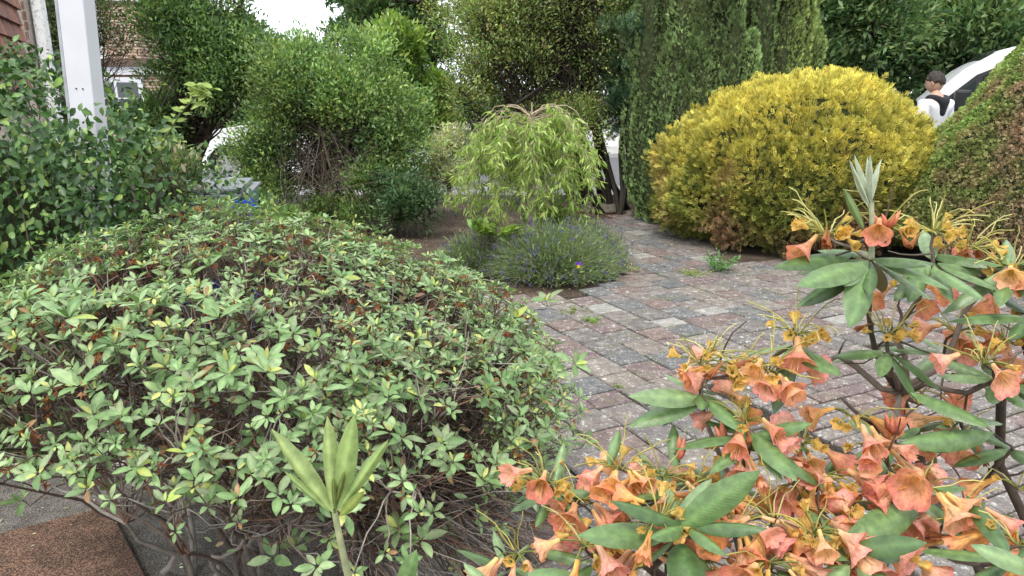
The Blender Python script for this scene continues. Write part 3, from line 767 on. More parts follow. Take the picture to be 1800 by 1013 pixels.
# ================================================================== SHRUBS AND TREES
BARK = [(.10, .075, .06), (.16, .13, .11), (.07, .05, .04), (.22, .19, .17)]
def barkc(d=1.0): return lambda: np.array(random.choice(BARK))*d*random.uniform(.7, 1.2)
def bush(name, label, cat, base, clumps, n, proto, size, pal, mat=None, stems=5, stem_r=.035, base_spread=.25, group=None, weights=None, twig=1.0, bark=1.0, up=.5, out=1.0, hollow=.45, zmax=None, crown='foliage', stem_name='stem', droop=0):
    root = empty(name, label, cat, base, group)
    clumps = [(np.array(c, float), np.array(r, float) if hasattr(r, '__len__') else np.array([r]*3)) for c, r in clumps]
    vol = np.array([np.prod(r)**(2/3) for c, r in clumps]); pick_ = RG.choice(len(clumps), n, p=vol/vol.sum())
    Cc = np.array([c for c, r in clumps])[pick_]; Rr = np.array([r for c, r in clumps])[pick_]
    # small sub-clusters inside every clump give light and dark texture
    ns = max(8, n//35)
    sp = RG.choice(len(clumps), ns, p=vol/vol.sum()); sd_ = norm(rnd(ns))
    sd_[:, 2] = np.abs(sd_[:, 2])*np.sign(RG.random(ns)-.22)
    srad = hollow+(1-hollow)*RG.random((ns, 1))**.6
    Cs = np.array([c for c, r in clumps])[sp]+sd_*srad*np.array([r for c, r in clumps])[sp]
    ctone = (1+RG.normal(0, .16, (len(clumps), 1)))[sp]
    who = RG.integers(0, ns, n)
    cr_ = np.array([r for c, r in clumps])[sp][who].mean(1, keepdims=True)
    T = Cs[who]+rnd(n)*np.minimum(.22*cr_, .13)
    od = sd_[who]
    D = norm(od*out+rnd(n, .55)+np.array([0, 0, up-droop])); Nn = od*.5+np.array([0, 0, .9])+rnd(n, .45)
    if zmax: keep = T[:, 2] < zmax
    else: keep = T[:, 2] > .03
    keep &= T[:, 2] > .03
    col, _ = pick(pal, n, .14, weights)
    sub = ((1+RG.normal(0, .20, (ns, 1)))*ctone)[who]; hue = RG.normal(0, .10, (ns, 1))[who]
    col = col*sub*np.concatenate([1+hue, 1+hue*.3, 1-hue*.3], 1)
    s = size*RG.uniform(.6, 1.25, n)
    foliage(crown, proto, frames(D, Nn)[keep], T[keep], s[keep], np.clip(col, .004, .9)[keep], mat or M_leaf, root)
    # stems
    lines = []; b = np.array(base, float)
    for k in range(stems):
        a = 2*PI*k/stems+random.random(); c, r = clumps[k % len(clumps)]
        st_ = b+np.array([math.cos(a)*base_spread*random.uniform(.3, 1), math.sin(a)*base_spread*random.uniform(.3, 1), -.02])
        lines.append((wob(st_, c+rnd(1, .1)[0]*r, 7, .035), (stem_r*random.uniform(.7, 1.1), stem_r*.35)))
    for p, r_ in lines:
        link(stem_name, mesh_np(stem_name, *(lambda q: (q[0], q[1], M_bark, q[2]))(tubes_np([(p, r_)], 7, barkc(bark)))), root)
    tw_ = []
    for (c, r) in clumps:
        for _ in range(int(10*twig)):
            L = lines[random.randrange(len(lines))][0]; s0 = L[random.randrange(3, 7)]
            if np.linalg.norm(s0-c) > 1.6: s0 = c+rnd(1, .15)[0]*r
            d = norm(rnd(1))[0]; e = c+d*r*random.uniform(.6, 1.02)
            tw_.append((wob(s0, e, 5, .04), (stem_r*.22, stem_r*.05)))
    if tw_: tubes('branches', tw_, M_bark, root, 4, barkc(bark), kind='stuff')
    return root

def blob(cx, cy, cz, rx, ry, rz, k, r, seed, flat=1):
    """clumps spread inside an ellipsoid"""
    g = np.random.default_rng(seed); o = []
    for _ in range(k):
        d = g.normal(0, 1, 3); d /= np.linalg.norm(d); q = g.random()**.4*.8
        rr = r*g.uniform(.7, 1.3)
        o.append(((cx+d[0]*rx*q, cy+d[1]*ry*q, cz+d[2]*rz*q), (rr, rr, rr*.85*flat)))
    return o

GR_DARK = [(.05, .10, .038), (.07, .135, .048), (.04, .08, .034), (.10, .17, .06)]
GR_MID = [(.07, .13, .04), (.09, .16, .05), (.05, .10, .035), (.13, .19, .06)]
GR_LIGHT = [(.13, .20, .055), (.17, .24, .07), (.10, .16, .05), (.20, .25, .09)]
GR_ESC = [(.13, .17, .07), (.17, .21, .09), (.10, .14, .055), (.20, .18, .10), (.22, .25, .12)]

# tree at the upper left (thin dark branches with sparse leaves to its left)
bush('garden_tree', 'dense dark green tree with thin twiggy left side in front of the far house', 'tree', (-4.1, 9.0, 0),
     blob(-3.55, 8.9, 1.9, .75, .7, .75, 30, .36, 3)+blob(-3.75, 8.9, 2.85, .55, .6, .5, 10, .38, 31)+blob(-3.05, 8.9, 2.5, .22, .3, .45, 5, .2, 35)+blob(-4.15, 8.7, 1.05, .4, .4, .45, 10, .28, 33)+blob(-2.9, 8.8, 1.75, .4, .5, .35, 8, .27, 34),
     62000, LEAF4, .060, [(.11, .19, .07), (.14, .24, .085), (.085, .155, .055), (.18, .28, .10), (.22, .33, .12)], stems=5, stem_r=.06, twig=.7, bark=.5, crown='crown', stem_name='trunk', hollow=.3)
bush('sparse_tree', 'thin twiggy tree with sparse small leaves in front of the chimney', 'tree', (-4.9, 8.1, 0),
     blob(-4.45, 8.1, 2.35, .8, .5, .85, 22, .33, 5), 9500, LEAF4, .040, [(.06, .10, .035), (.09, .14, .05), (.13, .17, .06)], stems=9, stem_r=.022, twig=2.4, bark=.5, crown='crown', stem_name='trunk', hollow=.2)
# privet shrub, middle left
bush('privet_shrub', 'broad mid green shrub with bare twigs at its centre, left of the weeping tree', 'shrub', (-1.95, 8.3, 0),
     blob(-1.95, 8.3, 1.38, 1.0, .6, .50, 38, .30, 7)+blob(-1.3, 8.1, .75, .45, .4, .5, 14, .26, 8)+blob(-2.65, 8.1, .78, .38, .4, .5, 13, .25, 9)+blob(-1.9, 8.6, .6, .8, .3, .4, 12, .28, 91)+blob(-1.9, 7.8, .22, .9, .3, .18, 12, .2, 92)+[((-2.2, 8.2, 1.85), .26), ((-2.6, 8.3, 1.75), .28), ((-1.5, 8.2, 1.85), .26), ((-1.8, 8.3, 1.95), .22)],
     78000, LEAF4, .052, [(.14, .235, .08), (.19, .29, .10), (.10, .18, .06), (.25, .35, .115), (.29, .39, .14)], stems=9, stem_r=.028, twig=.9, bark=1.0, hollow=.3)
# dead twigs at its centre
tw = []
for k in range(30):
    a = np.array(P(575+random.gauss(0, 12), 330+random.gauss(0, 12), 7.6)); e = np.array(P(585+random.gauss(0, 55), 265+random.gauss(0, 28), 7.2+random.random()*.3))
    tw.append((wob(a, e, 6, .05), (.004, .0013)))
dt = empty('dead_twigs', 'tangle of bare pale brown twigs low in the middle of the broad shrub', 'twigs', (-1.95, 7.6, 0))
tubes('twig', tw, M_bark, dt, 4, lambda: np.array([.19, .155, .12])*random.uniform(.4, 1.1), kind='stuff')
# upright feathery shoots at the top of it
bush('lime_tree', 'bright yellow green small tree behind the broad shrub', 'tree', (-1.9, 10.0, 0),
     blob(-1.55, 10.0, 1.75, .45, .4, .5, 14, .27, 12)+blob(-1.15, 9.9, 1.2, .4, .3, .55, 10, .25, 13), 18000, LEAF4, .085, [(.20, .30, .06), (.25, .35, .08), (.16, .25, .06), (.11, .19, .05)], stems=4, stem_r=.04, crown='crown', stem_name='trunk', twig=.4, hollow=.3)
# escallonia, centre
bush('escallonia_shrub', 'tall pale olive green shrub with dark bare stems, behind the weeping tree', 'shrub', (1.15, 9.5, 0),
     blob(.25, 9.3, 2.3, 1.2, .75, .85, 46, .38, 15)+blob(1.15, 9.4, 1.9, .7, .5, .6, 16, .34, 16)+blob(-.4, 9.2, 1.6, .5, .5, .45, 10, .3, 17)+blob(.4, 9.3, 3.2, 1.1, .6, .4, 14, .4, 18)+blob(.7, 9.1, 1.2, .8, .35, .28, 14, .26, 19)+blob(.3, 9.5, .6, .8, .3, .35, 14, .28, 191),
     115000, LEAF4, .046, [(.20, .28, .085), (.25, .34, .11), (.15, .21, .065), (.26, .23, .11), (.33, .40, .15)], stems=13, stem_r=.045, twig=.6, bark=.35, base_spread=.4, hollow=.3)
# bluish conifer shrub between the escallonia and the yew
bush('juniper_shrub', 'dark blue green feathery shrub squeezed between the olive shrub and the yew', 'shrub', (1.5, 9.1, 0),
     blob(1.45, 9.0, 1.75, .35, .3, .75, 16, .22, 24)+blob(1.5, 9.2, 2.9, .35, .3, .5, 8, .25, 25), 16000, SPRAY, .10, [(.08, .14, .075), (.11, .18, .10), (.06, .11, .055)], mat=M_conifer, stems=6, stem_r=.03, bark=.3)
# variegated shrub
bush('variegated_shrub', 'small cream and white variegated shrub between the broad shrub and weeping tree', 'shrub', (-.85, 9.0, 0),
     blob(-.75, 8.9, .72, .42, .3, .42, 16, .2, 21), 15000, LEAF4, .045, [(.60, .63, .45), (.68, .69, .58), (.42, .48, .20), (.52, .56, .28)], stems=3, stem_r=.015, hollow=.3)
bush('artemisia_plant', 'blue green feathery perennial at the right foot of the broad shrub', 'plant', (-1.2, 7.8, 0),
     blob(-1.12, 7.75, .42, .35, .3, .38, 12, .18, 23), 9000, LEAF4, .05, [(.10, .17, .075), (.14, .22, .11), (.07, .13, .055)], stems=6, stem_r=.008, hollow=.3)
bush('clipped_hedge', 'long dark clipped hedge behind the parked car across the road', 'hedge', (-2.5, 19.2, 0),
     [((x, 19.2, .75), (.7, .45, .75)) for x in np.arange(-8.5, .9, .55)], 26000, LEAF2, .13, GR_DARK+GR_MID[:2], stems=8, stem_r=.05, base_spread=1.5, twig=.3, hollow=.6)

# background trees
BGP = [(.10, .18, .07), (.14, .23, .095), (.075, .145, .055), (.18, .27, .11), (.24, .33, .15)]
def bgtree(label, x, y, hgt, r, n, pal, size, seed, tr=.18, zlo=.5):
    k = 36
    cl_ = blob(x, y, (hgt+zlo)/2, r, r*.8, (hgt-zlo)/2, k, r*.30, seed)
    return bush('broadleaf_tree', label, 'tree', (x, y, 0), cl_, n, LEAF2, size, pal, stems=4, stem_r=tr, twig=.6, bark=.5, base_spread=.3, crown='crown', stem_name='trunk', group='trees across the road', hollow=.3)
bgtree('big dark green tree behind the yew and the yellow bush', 5.9, 14.0, 5.4, 2.3, 52000, BGP, .13, 41, zlo=.2)
bgtree('big leafy tree rising behind the van windscreen', 9.0, 14.4, 5.6, 2.4, 52000, BGP, .14, 42, zlo=.2)
bgtree('dark tree rising behind the van roof at the right edge', 12.2, 14.0, 5.4, 2.2, 32000, BGP, .14, 43, zlo=.2)
bgtree('dark distant tree between the broad shrub and the olive shrub', -3.4, 20.5, 7.2, 1.7, 36000, GR_DARK+GR_MID, .20, 44, zlo=1.2)
bgtree('distant grey green tree behind the olive green shrub', 1.6, 21.0, 8.0, 3.0, 45000, GR_MID, .20, 45, zlo=1.0)
bgtree('rounded green tree across the road in the gap left of the olive shrub', -2.6, 17.9, 4.4, 1.5, 26000, GR_MID, .15, 47, zlo=.3)
bgtree('low distant tree on the far side of the road behind the car', -6.0, 22.0, 3.1, 1.7, 12000, GR_DARK, .14, 46, zlo=.6)

# ---- surface covered conifers
def surf_noise(P_, sc, seed=0):
    return np.array([noise.noise(Vector((p[0]*sc+seed, p[1]*sc, p[2]*sc))) for p in P_])
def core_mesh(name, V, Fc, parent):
    return link(name, mesh_np(name, V, Fc, M_core), parent)  # closed dark shell, painted as interior shade, stops see-through
def uv_ellip(c, r, nu=32, nv=20, zmin=None):
    u = np.linspace(0, 2*PI, nu, endpoint=False); v = np.linspace(-PI/2, PI/2, nv)
    U, Vv = np.meshgrid(u, v); p = np.stack([np.cos(Vv)*np.cos(U)*r[0]+c[0], np.cos(Vv)*np.sin(U)*r[1]+c[1], np.sin(Vv)*r[2]+c[2]], 2).reshape(-1, 3)
    if zmin is not None: p[:, 2] = np.maximum(p[:, 2], zmin)
    i = np.arange(nv-1)[:, None]*nu; j = np.arange(nu)[None]; j2 = (j+1) % nu
    return p, np.stack([i+j, i+j2, i+nu+j2, i+nu+j], 2).reshape(-1, 4)

# golden conifer dome
dc = np.array([2.93, 7.50, .62]); dr = np.array([1.44, 1.08, 1.0])
dome = empty('golden_conifer', 'rounded golden yellow conifer bush with browned foot beside the paved path', 'bush', (dc[0], dc[1], 0))
n = 44000
d = norm(rnd(n)); d = d[d[:, 2] > -.62]; n = len(d)
lump = np.array([noise.noise(Vector(x*2.9))*.17+noise.noise(Vector(x*7))*.10 for x in d])
# shoulders: flatter left top, as in life
rad = (1+lump)*(1-.10*np.clip(-d[:, 0]*d[:, 2], 0, 1)*1.2)
rad = rad-.13*np.clip((d[:, 0]-.35)*2, 0, 1)*np.clip(d[:, 2]*2, 0, 1)
rad = rad*RG.uniform(.88, 1.0, n)+np.where(RG.random(n) < .05, RG.uniform(0, .06, n), 0)
T = dc+d*dr*rad[:, None]
low = d[:, 2] < 0
T[:, 0] = np.where(low, dc[0]+(T[:, 0]-dc[0])*(1+.05*d[:, 2]), T[:, 0])
nn = surf_noise(T, 2.2, 5.1); nn2 = surf_noise(T, 9, 2.2)
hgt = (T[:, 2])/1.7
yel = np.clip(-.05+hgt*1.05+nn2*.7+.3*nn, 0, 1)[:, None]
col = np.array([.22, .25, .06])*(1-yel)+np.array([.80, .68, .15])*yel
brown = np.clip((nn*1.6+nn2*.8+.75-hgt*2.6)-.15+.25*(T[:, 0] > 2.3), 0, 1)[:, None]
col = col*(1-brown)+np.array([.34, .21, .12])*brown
pp_ = (RG.random(n) < .16)[:, None]; col = np.where(pp_, col*.65+np.array([.02, .04, .01]), col)
col = col*(1+RG.normal(0, .14, (n, 1)))
k = T[:, 2] > .02
D = norm(d+rnd(n, .45)+np.array([0, 0, .5])); Nn = rnd(n)+d*.4
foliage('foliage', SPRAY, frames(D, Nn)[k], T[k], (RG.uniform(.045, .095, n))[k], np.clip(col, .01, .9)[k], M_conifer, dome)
core_mesh('shade_core', *uv_ellip(dc, dr*.80, zmin=.02), dome)  # smooth ellipsoid with the inner shade of the bush in its colour

# Irish yew of upright plumes
yw = empty('upright_yew', 'tall dark green upright yew with fluted columns of foliage behind the golden bush', 'tree', (1.95+.35, 8.95, 0))
yx, yy = 2.42, 9.0
plumes = []
g = np.random.default_rng(5)
for k in range(40):
    a = g.uniform(0, 2*PI); r = math.sqrt(g.random())*.86
    px_, py_ = yx+math.cos(a)*r*1.0, yy+math.sin(a)*r*.8
    zt = g.uniform(2.6, 5.0)-.5*r; zb = .05 if r < .6 else g.uniform(.1, 1.3); R0 = g.uniform(.13, .21)
    plumes.append((px_, py_, zb, zt, R0))
for px_, py_, zb, zt in ((1.55, 8.55, .05, 1.5), (1.62, 8.35, .03, .9), (1.75, 8.45, .1, 1.9), (1.9, 8.3, .3, 1.6), (2.1, 8.2, .4, 1.5), (1.5, 8.8, .2, 2.4), (1.6, 8.6, .4, 2.9)):
    plumes.append((px_, py_, zb, zt, .15))
for k in range(58):
    a = g.uniform(PI*.85, PI*2.15); q0 = g.uniform(.1, 2.6); L_ = g.uniform(.55, 1.25)
    plumes.append((yx+math.cos(a)*g.uniform(.78, .98), yy+math.sin(a)*g.uniform(.62, .82), q0, q0+L_, g.uniform(.085, .15)))
Ts, Ds, Cs_ = [], [], []
for px_, py_, zb, zt, R0 in plumes:
    m_ = int(1700*(min(zt, 3.6)-zb)/2)
    z = g.uniform(zb, min(zt, 3.7), m_); a = g.uniform(0, 2*PI, m_)
    prof_ = np.sqrt(np.clip(1-((z-zb)/(zt-zb)*2-1)**2*.0-np.clip((z-zb)/(zt-zb), 0, 1)**5, .02, 1))*np.clip((z-zb)/.25, .55, 1)
    rr = R0*prof_*(1+.45*np.array([noise.noise(Vector((math.cos(t)*1.2+px_*9, math.sin(t)*1.2, q*4))) for t, q in zip(a, z)]))
    lean = (px_-yx)*.10
    Ts.append(np.stack([px_+lean*z*.6+rr*np.cos(a), py_+rr*np.sin(a), z], 1)); Ds.append(np.stack([np.cos(a), np.sin(a), np.full(m_, .9)], 1))
    tone = g.uniform(.6, 1.35); right = 1.0 if px_ > yx+.35 else 0.0
    c = np.array([.20, .29, .115])*(1-.5*right)+np.array([.38, .46, .15])*.5*right
    Cs_.append(np.repeat((c*tone)[None], m_, 0))
T = np.concatenate(Ts); D = norm(np.concatenate(Ds)+np.array([0, 0, .5])+rnd(len(T), .4)); col = np.concatenate(Cs_)
nn = surf_noise(T, 3.0, 8)[:, None]; col = col*(1+.5*nn)*(1+RG.normal(0, .18, (len(T), 1)))
br = (np.clip(surf_noise(T, 2.0, 33)*2-.6, 0, .8))[:, None]; col = col*(1-br)+np.array([.15, .10, .05])*br
foliage('foliage', TUFT, frames(D, rnd(len(T))), T, RG.uniform(.022, .046, (len(T), 1))*np.array([[.7, 1.35, .7]]), np.clip(col, .01, .8), M_conifer, yw)
for px_, py_, zb, zt, R0 in plumes:
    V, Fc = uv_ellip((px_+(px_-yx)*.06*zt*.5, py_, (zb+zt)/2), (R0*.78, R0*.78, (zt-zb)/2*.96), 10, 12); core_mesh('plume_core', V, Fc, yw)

# clipped brown and green cone at the right
cc = np.array([5.12, 6.30]); RB, ZT = 1.80, 2.90
cone = empty('clipped_conifer', 'big clipped cone of bronze brown and green foliage at the right edge', 'bush', (cc[0], cc[1], 0))
n = 75000
z = .22+(ZT-.22)*(1-np.sqrt(RG.random(n))); a = RG.uniform(0, 2*PI, n)
rr = RB*(1-(z/ZT)**1.4)*np.clip((z+.25)/.5, .75, 1)
base_ = np.stack([cc[0]+rr*np.cos(a), cc[1]+rr*np.sin(a), z], 1)
ln = surf_noise(base_, 3.2, 1)*.07+surf_noise(base_, 11, 4)*.045
rr2 = rr+ln+RG.uniform(-.05, .02, n)
T = np.stack([cc[0]+rr2*np.cos(a), cc[1]+rr2*np.sin(a), z], 1)
n1 = surf_noise(T, 1.6, 12); n2 = surf_noise(T, 7, 3)
left = np.clip((-np.cos(a)*.79+np.sin(a)*.61-.62)*3.2+n1*1.3, 0, 1)
brn = np.clip(.66+n1*1.7+n2*1.0-left*1.3, 0, 1)[:, None]
colg = np.array([.21, .25, .08])*(1-left[:, None])+np.array([.25, .37, .10])*left[:, None]
colb = np.array([.37, .25, .165]); c3 = np.array([.40, .37, .14])
t3 = np.clip(n2*2+.4, 0, 1)[:, None]
col = (colg*(1-t3*.5)+c3*t3*.5)*(1-brn)+colb*brn
col = col*(1+RG.normal(0, .2, (n, 1)))
D = norm(np.stack([np.cos(a), np.sin(a), np.full(n, .7)], 1)+rnd(n, .45))
foliage('foliage', TUFT, frames(D, rnd(n)), T, RG.uniform(.018, .036, n), np.clip(col, .01, .8), M_conifer, cone)
zz = np.linspace(.18, ZT-.1, 14); u = np.linspace(0, 2*PI, 36, endpoint=False)
V = np.array([(cc[0]+(RB*(1-(q/ZT)**1.4)*max(.75, min(1, (q+.25)/.5))-.10)*math.cos(t), cc[1]+(RB*(1-(q/ZT)**1.4)*max(.75, min(1, (q+.25)/.5))-.10)*math.sin(t), q) for q in zz for t in u])
i = np.arange(13)[:, None]*36; j = np.arange(36)[None]; j2 = (j+1) % 36
core_mesh('shade_core', V, np.stack([i+j, i+j2, i+36+j2, i+36+j], 2).reshape(-1, 4), cone)  # dark cone shell under the tufts, shade put into its colour
tubes('stem', [(wob((cc[0]+math.cos(q)*.3, cc[1]+math.sin(q)*.3, -.02), (cc[0]+math.cos(q)*.9, cc[1]+math.sin(q)*.9, .5), 4, .02), (.05, .03)) for q in np.linspace(0, 6, 9)], M_bark, cone, 6, barkc(.6), kind='stuff')

# ---- weeping tree
wt_b = P(932, 462, 6.45); wb = np.array([wt_b.x, 6.45, 0.0])
wt = empty('weeping_tree', 'small umbrella shaped weeping tree with drooping lime green leaves behind the lavender', 'tree', tuple(wb))
top = np.array(P(935, 180, 6.45)); gr = np.array(P(932, 205, 6.45))
link('trunk', mesh_np('trunk', *(lambda q: (q[0], q[1], M_bark, q[2]))(tubes_np([(wob(wb, gr, 9, .006), (.03, .022))], 8, lambda: (.30, .25, .19)))), wt)
link('stake', mesh_np('stake', *(lambda q: (q[0], q[1], M_bark, q[2]))(tubes_np([(np.array([wb+[.03, .02, 0], top+[-.0, .02, 0]]), (.009, .008))], 6, lambda: (.30, .27, .22)))), wt)
br_l = []; LT = []; LD = []
tips = []
for k in range(64):
    a = 2*PI*k/64+random.gauss(0, .15); reach = random.uniform(.22, .67)
    x_, y_ = math.cos(a)*reach, math.sin(a)*reach*.85
    st_ = gr+np.array([0, 0, random.uniform(-.25, .0)]); rise = random.uniform(.0, .10)*(reach/.6)
    mid = st_+np.array([x_*.5, y_*.5, rise]); drop = random.uniform(.05, .30); sh_ = st_+np.array([x_*.88, y_*.88, -drop])
    zend = sh_[2]-random.uniform(.15, .62) if random.random() < .75 else random.uniform(.25, .5)
    zend = max(.24, zend)
    en = np.array([wb[0]+x_*random.uniform(1.0, 1.22), wb[1]+y_*1.1, zend])
    ctrl = [st_, (st_+mid)/2+np.array([0, 0, .03]), mid, (mid+sh_)/2+np.array([x_*.04, y_*.04, .02]), sh_, sh_*.5+en*.5+np.array([x_*.05, y_*.05, .02]), en]
    p = np.array(ctrl)+np.vstack([np.zeros(3), RG.normal(0, .02, (5, 3)), np.zeros(3)])
    ts = np.linspace(0, 6, 25); pts = np.stack([np.interp(ts, np.arange(7), p[:, q]) for q in range(3)], 1)
    pts[1:-1] = (pts[:-2]+pts[1:-1]*2+pts[2:])/4
    br_l.append((pts, (.0034, .0009)))
    for q in range(random.choice([6, 8, 9, 10]), 25):
        if random.random() < .34: continue
        for _ in range(3):                       # little side twiglets with a row of leaves
            dn = norm(np.array([[random.gauss(0, .8)+x_*.9, random.gauss(0, .8)+y_*.9, random.uniform(-1.1, .35)]]))[0]; tl_ = random.uniform(.04, .11)
            br_l.append((np.array([pts[q], pts[q]+dn*tl_*.5+[0, 0, .008], pts[q]+dn*tl_+[0, 0, -.01]]), (.0014, .0007)))
            for t_ in (.2, .45, .7, 1.0):
                LT.append(pts[q]+dn*tl_*t_+rnd(1, .004)[0]); LD.append(dn*.7+rnd(1, .45)[0]+np.array([0, 0, -.75]))
for a, r0 in ((PI*1.02, .50), (.05, .56), (PI*.85, .38), (-.4, .45), (PI*1.2, .42), (.5, .4), (2.4, .5)):      # arching bare branches of the crown
    x_, y_ = math.cos(a)*r0, math.sin(a)*r0*.7; t = np.linspace(0, 1, 14)[:, None]
    pts = gr+np.array([x_, y_, 0])*t+np.array([0, 0, 1])*(.12*np.sin(t*PI*.85)-.24*t**3.2)+RG.normal(0, .006, (14, 3)); br_l.append((pts, (.007, .002)))
tubes('branches', br_l, M_bark, wt, 5, lambda: np.array([.34, .28, .20])*random.uniform(.7, 1.1), kind='stuff')
LT = np.array(LT); LD = np.array(LD); n = len(LT)
WP = [(.31, .43, .10), (.38, .50, .14), (.24, .35, .07), (.44, .53, .19), (.18, .28, .06)]
pi = RG.integers(0, 5, n)
leaf_pieces('leaf', LEAFN, frames(LD, rnd(n)+np.array([0, -.6, .5])), LT, RG.uniform(.045, .09, n), pi, WP, M_leaf, wt, 300, 'foliage')

# ---- lavender
def blades(name, bases, tips_, w_, col, mat, parent, bend=.15, kind='stuff'):
    n = len(bases); b = np.asarray(bases); t = np.asarray(tips_); m = (b+t)/2; L = np.linalg.norm(t-b, axis=1, keepdims=True)
    m = m+rnd(n)*L*bend*.4; m[:, 2] += (L[:, 0]*bend)
    side = norm(np.cross(t-b, rnd(n)))*w_
    V = np.stack([b-side, b+side, m-side*.8, m+side*.8, t-side*.15, t+side*.15], 1).reshape(-1, 3)
    o = np.arange(n)[:, None]*6
    Fc = np.concatenate([o+np.array([[0, 1, 3, 2]]), o+np.array([[2, 3, 5, 4]])], 1).reshape(-1, 4)
    return link(name, mesh_np(name, V, Fc, mat, np.repeat(col, 6, 0)), parent, kind=kind)
def lavender(label, cx, cy, rx, ry, hgt, n, seed):
    root = empty('lavender_plant', label, 'plant', (cx, cy, 0), 'lavender under the weeping tree')
    d = norm(rnd(n)); d[:, 2] = np.abs(d[:, 2]); b = np.stack([cx+d[:, 0]*rx*.45*RG.random(n), cy+d[:, 1]*ry*.45*RG.random(n), np.zeros(n)+.01], 1)
    f = RG.uniform(.75, 1.05, n)[:, None]
    t = np.array([cx, cy, 0])+d*np.array([rx, ry, hgt])*f; t[:, 2] += .03
    col, _ = pick([(.22, .29, .15), (.28, .34, .20), (.17, .23, .12), (.38, .40, .24), (.23, .34, .11)], n, .2)
    blades('stems', b, t, .0022, col, M_leaf, root, .12)
    m = int(n*1.7); k = RG.integers(0, n, m); q = RG.uniform(.25, .95, m)[:, None]
    T = b[k]*(1-q)+t[k]*q+rnd(m, .015); col, _ = pick([(.20, .27, .14), (.26, .33, .18), (.15, .21, .10)], m, .2)
    foliage('foliage', LEAFN, frames(d[k]+rnd(m, .5)+np.array([0, 0, .5]), rnd(m)), T, RG.uniform(.03, .06, m), col, M_leaf, root)
    fl = RG.choice(n, int(n*.07), replace=False); T = t[fl]; m = len(T)
    T3 = np.repeat(T, 5, 0)+rnd(m*5, .006); T3[:, 2] += RG.uniform(-.03, .02, m*5)
    col, _ = pick([(.16, .13, .34), (.22, .18, .42), (.11, .09, .25)], m*5, .15)
    foliage('flower_spikes', TUFT, frames(rnd(m*5)+np.array([0, 0, 1.2]), rnd(m*5)), T3, RG.uniform(.010, .017, m*5), col, M_petal, root)
lavender('large lavender clump at the front of the bed beside the path', .33, 5.95, .62, .52, .46, 6000, 1)
lavender('lavender clump at the right corner of the bed by the path', .64, 6.35, .42, .42, .42, 2600, 2)
lavender('smaller lavender clump left of the weeping tree trunk', -.28, 6.2, .42, .35, .34, 2600, 3)
bush('green_perennial', 'fresh green low perennial right behind the lavender', 'plant', (.42, 6.9, 0), blob(.45, 6.8, .28, .35, .25, .18, 8, .14, 51), 3500, LEAF4, .045, [(.20, .30, .07), (.26, .34, .10)], stems=3, stem_r=.006)
bush('broad_leaf_plant', 'yellow green broad leaved plant at the foot of the weeping tree', 'plant', (-.2, 6.1, 0), blob(-.18, 6.0, .36, .2, .12, .12, 7, .09, 52), 260, LEAF8W, .085, [(.20, .29, .06), (.24, .33, .08), (.15, .24, .05)], stems=4, stem_r=.006)
# pansy
pz = P(1017, 466, 5.45)
pan = empty('pansy_flower', 'tiny purple and yellow pansy in front of the large lavender clump', 'flower', (pz.x, 5.45, 0))
tubes('stem', [(wob((pz.x, 5.5, 0), tuple(pz), 4, .03), (.0015, .001))], M_leaf, pan, 4, lambda: (.15, .25, .06))
for dx, dz, c in ((-.012, .012, (.16, .06, .5)), (.012, .012, (.18, .07, .55)), (0, -.010, (.75, .6, .05))):
    V = np.array([(0, 0, 0)]+[(.014*math.cos(t), 0, .014*math.sin(t)) for t in np.linspace(0, 2*PI, 9)[:-1]])+np.array([pz.x+dx, 5.44+abs(dz)*.1, pz.z+dz])
    link('petal', mesh_np('petal', V, [(0, 1+k, 1+(k+1) % 8) for k in range(8)], M_petal, np.repeat(np.array(c)[None], 9, 0)), pan)

# small weeds
def weed(label, x, y, r, h, n, pal, size=.03, proto=LEAF4, cat='weed', name='weed'):
    root = empty(name, label, cat, (x, y, .02))
    k = max(5, n//14); a = RG.uniform(0, 2*PI, k); d = np.stack([np.cos(a)*r, np.sin(a)*r, RG.uniform(.5, 1, k)*h], 1)*RG.uniform(.4, 1, (k, 1))
    ln = [(wob((x, y, .02), np.array([x, y, .02])+d[i], 4, .05), (.0015, .0008)) for i in range(k)]
    tubes('stems', ln, M_leaf, root, 3, lambda: (.14, .22, .06), kind='stuff')
    w_ = RG.integers(0, k, n); q = RG.uniform(.3, 1, (n, 1)); T = np.array([x, y, .02])+d[w_]*q+rnd(n, size*.25)
    col, _ = pick(pal, n, .15)
    T[:, 2] = np.maximum(T[:, 2], .03)
    foliage('leaves', proto, frames(d[w_]+rnd(n, .1), np.array([0, 0, 1])+rnd(n, .4)), T, RG.uniform(.6, 1.2, n)*size, col, M_leaf, root)
p = G(1265, 480); weed('feathery green weed at the foot of the golden bush', p.x, p.y-.02, .17, .17, 420, [(.12, .24, .08), (.16, .30, .11)], .035)
p = G(1222, 487); weed('yellow green moss patch beside the feathery weed', p.x, p.y, .16, .04, 300, [(.26, .32, .08)], .02)
p = G(1042, 570); weed('bright green weed growing in a paving joint below the lavender', p.x, p.y, .09, .03, 160, [(.2, .34, .06)], .02)
p = G(1010, 552); weed('pale weed creeping over pavers next to the lavender', p.x, p.y, .14, .03, 150, [(.24, .28, .1)], .018)
p = G(1090, 686); weed('tiny weed in a paver joint beside the rhododendron leaves', p.x, p.y, .05, .02, 60, [(.2, .27, .08)], .014)
p = G(1120, 480); weed('yellow green weed at the right edge of the lavender', p.x-.1, p.y, .15, .08, 160, [(.34, .38, .14)], .035)
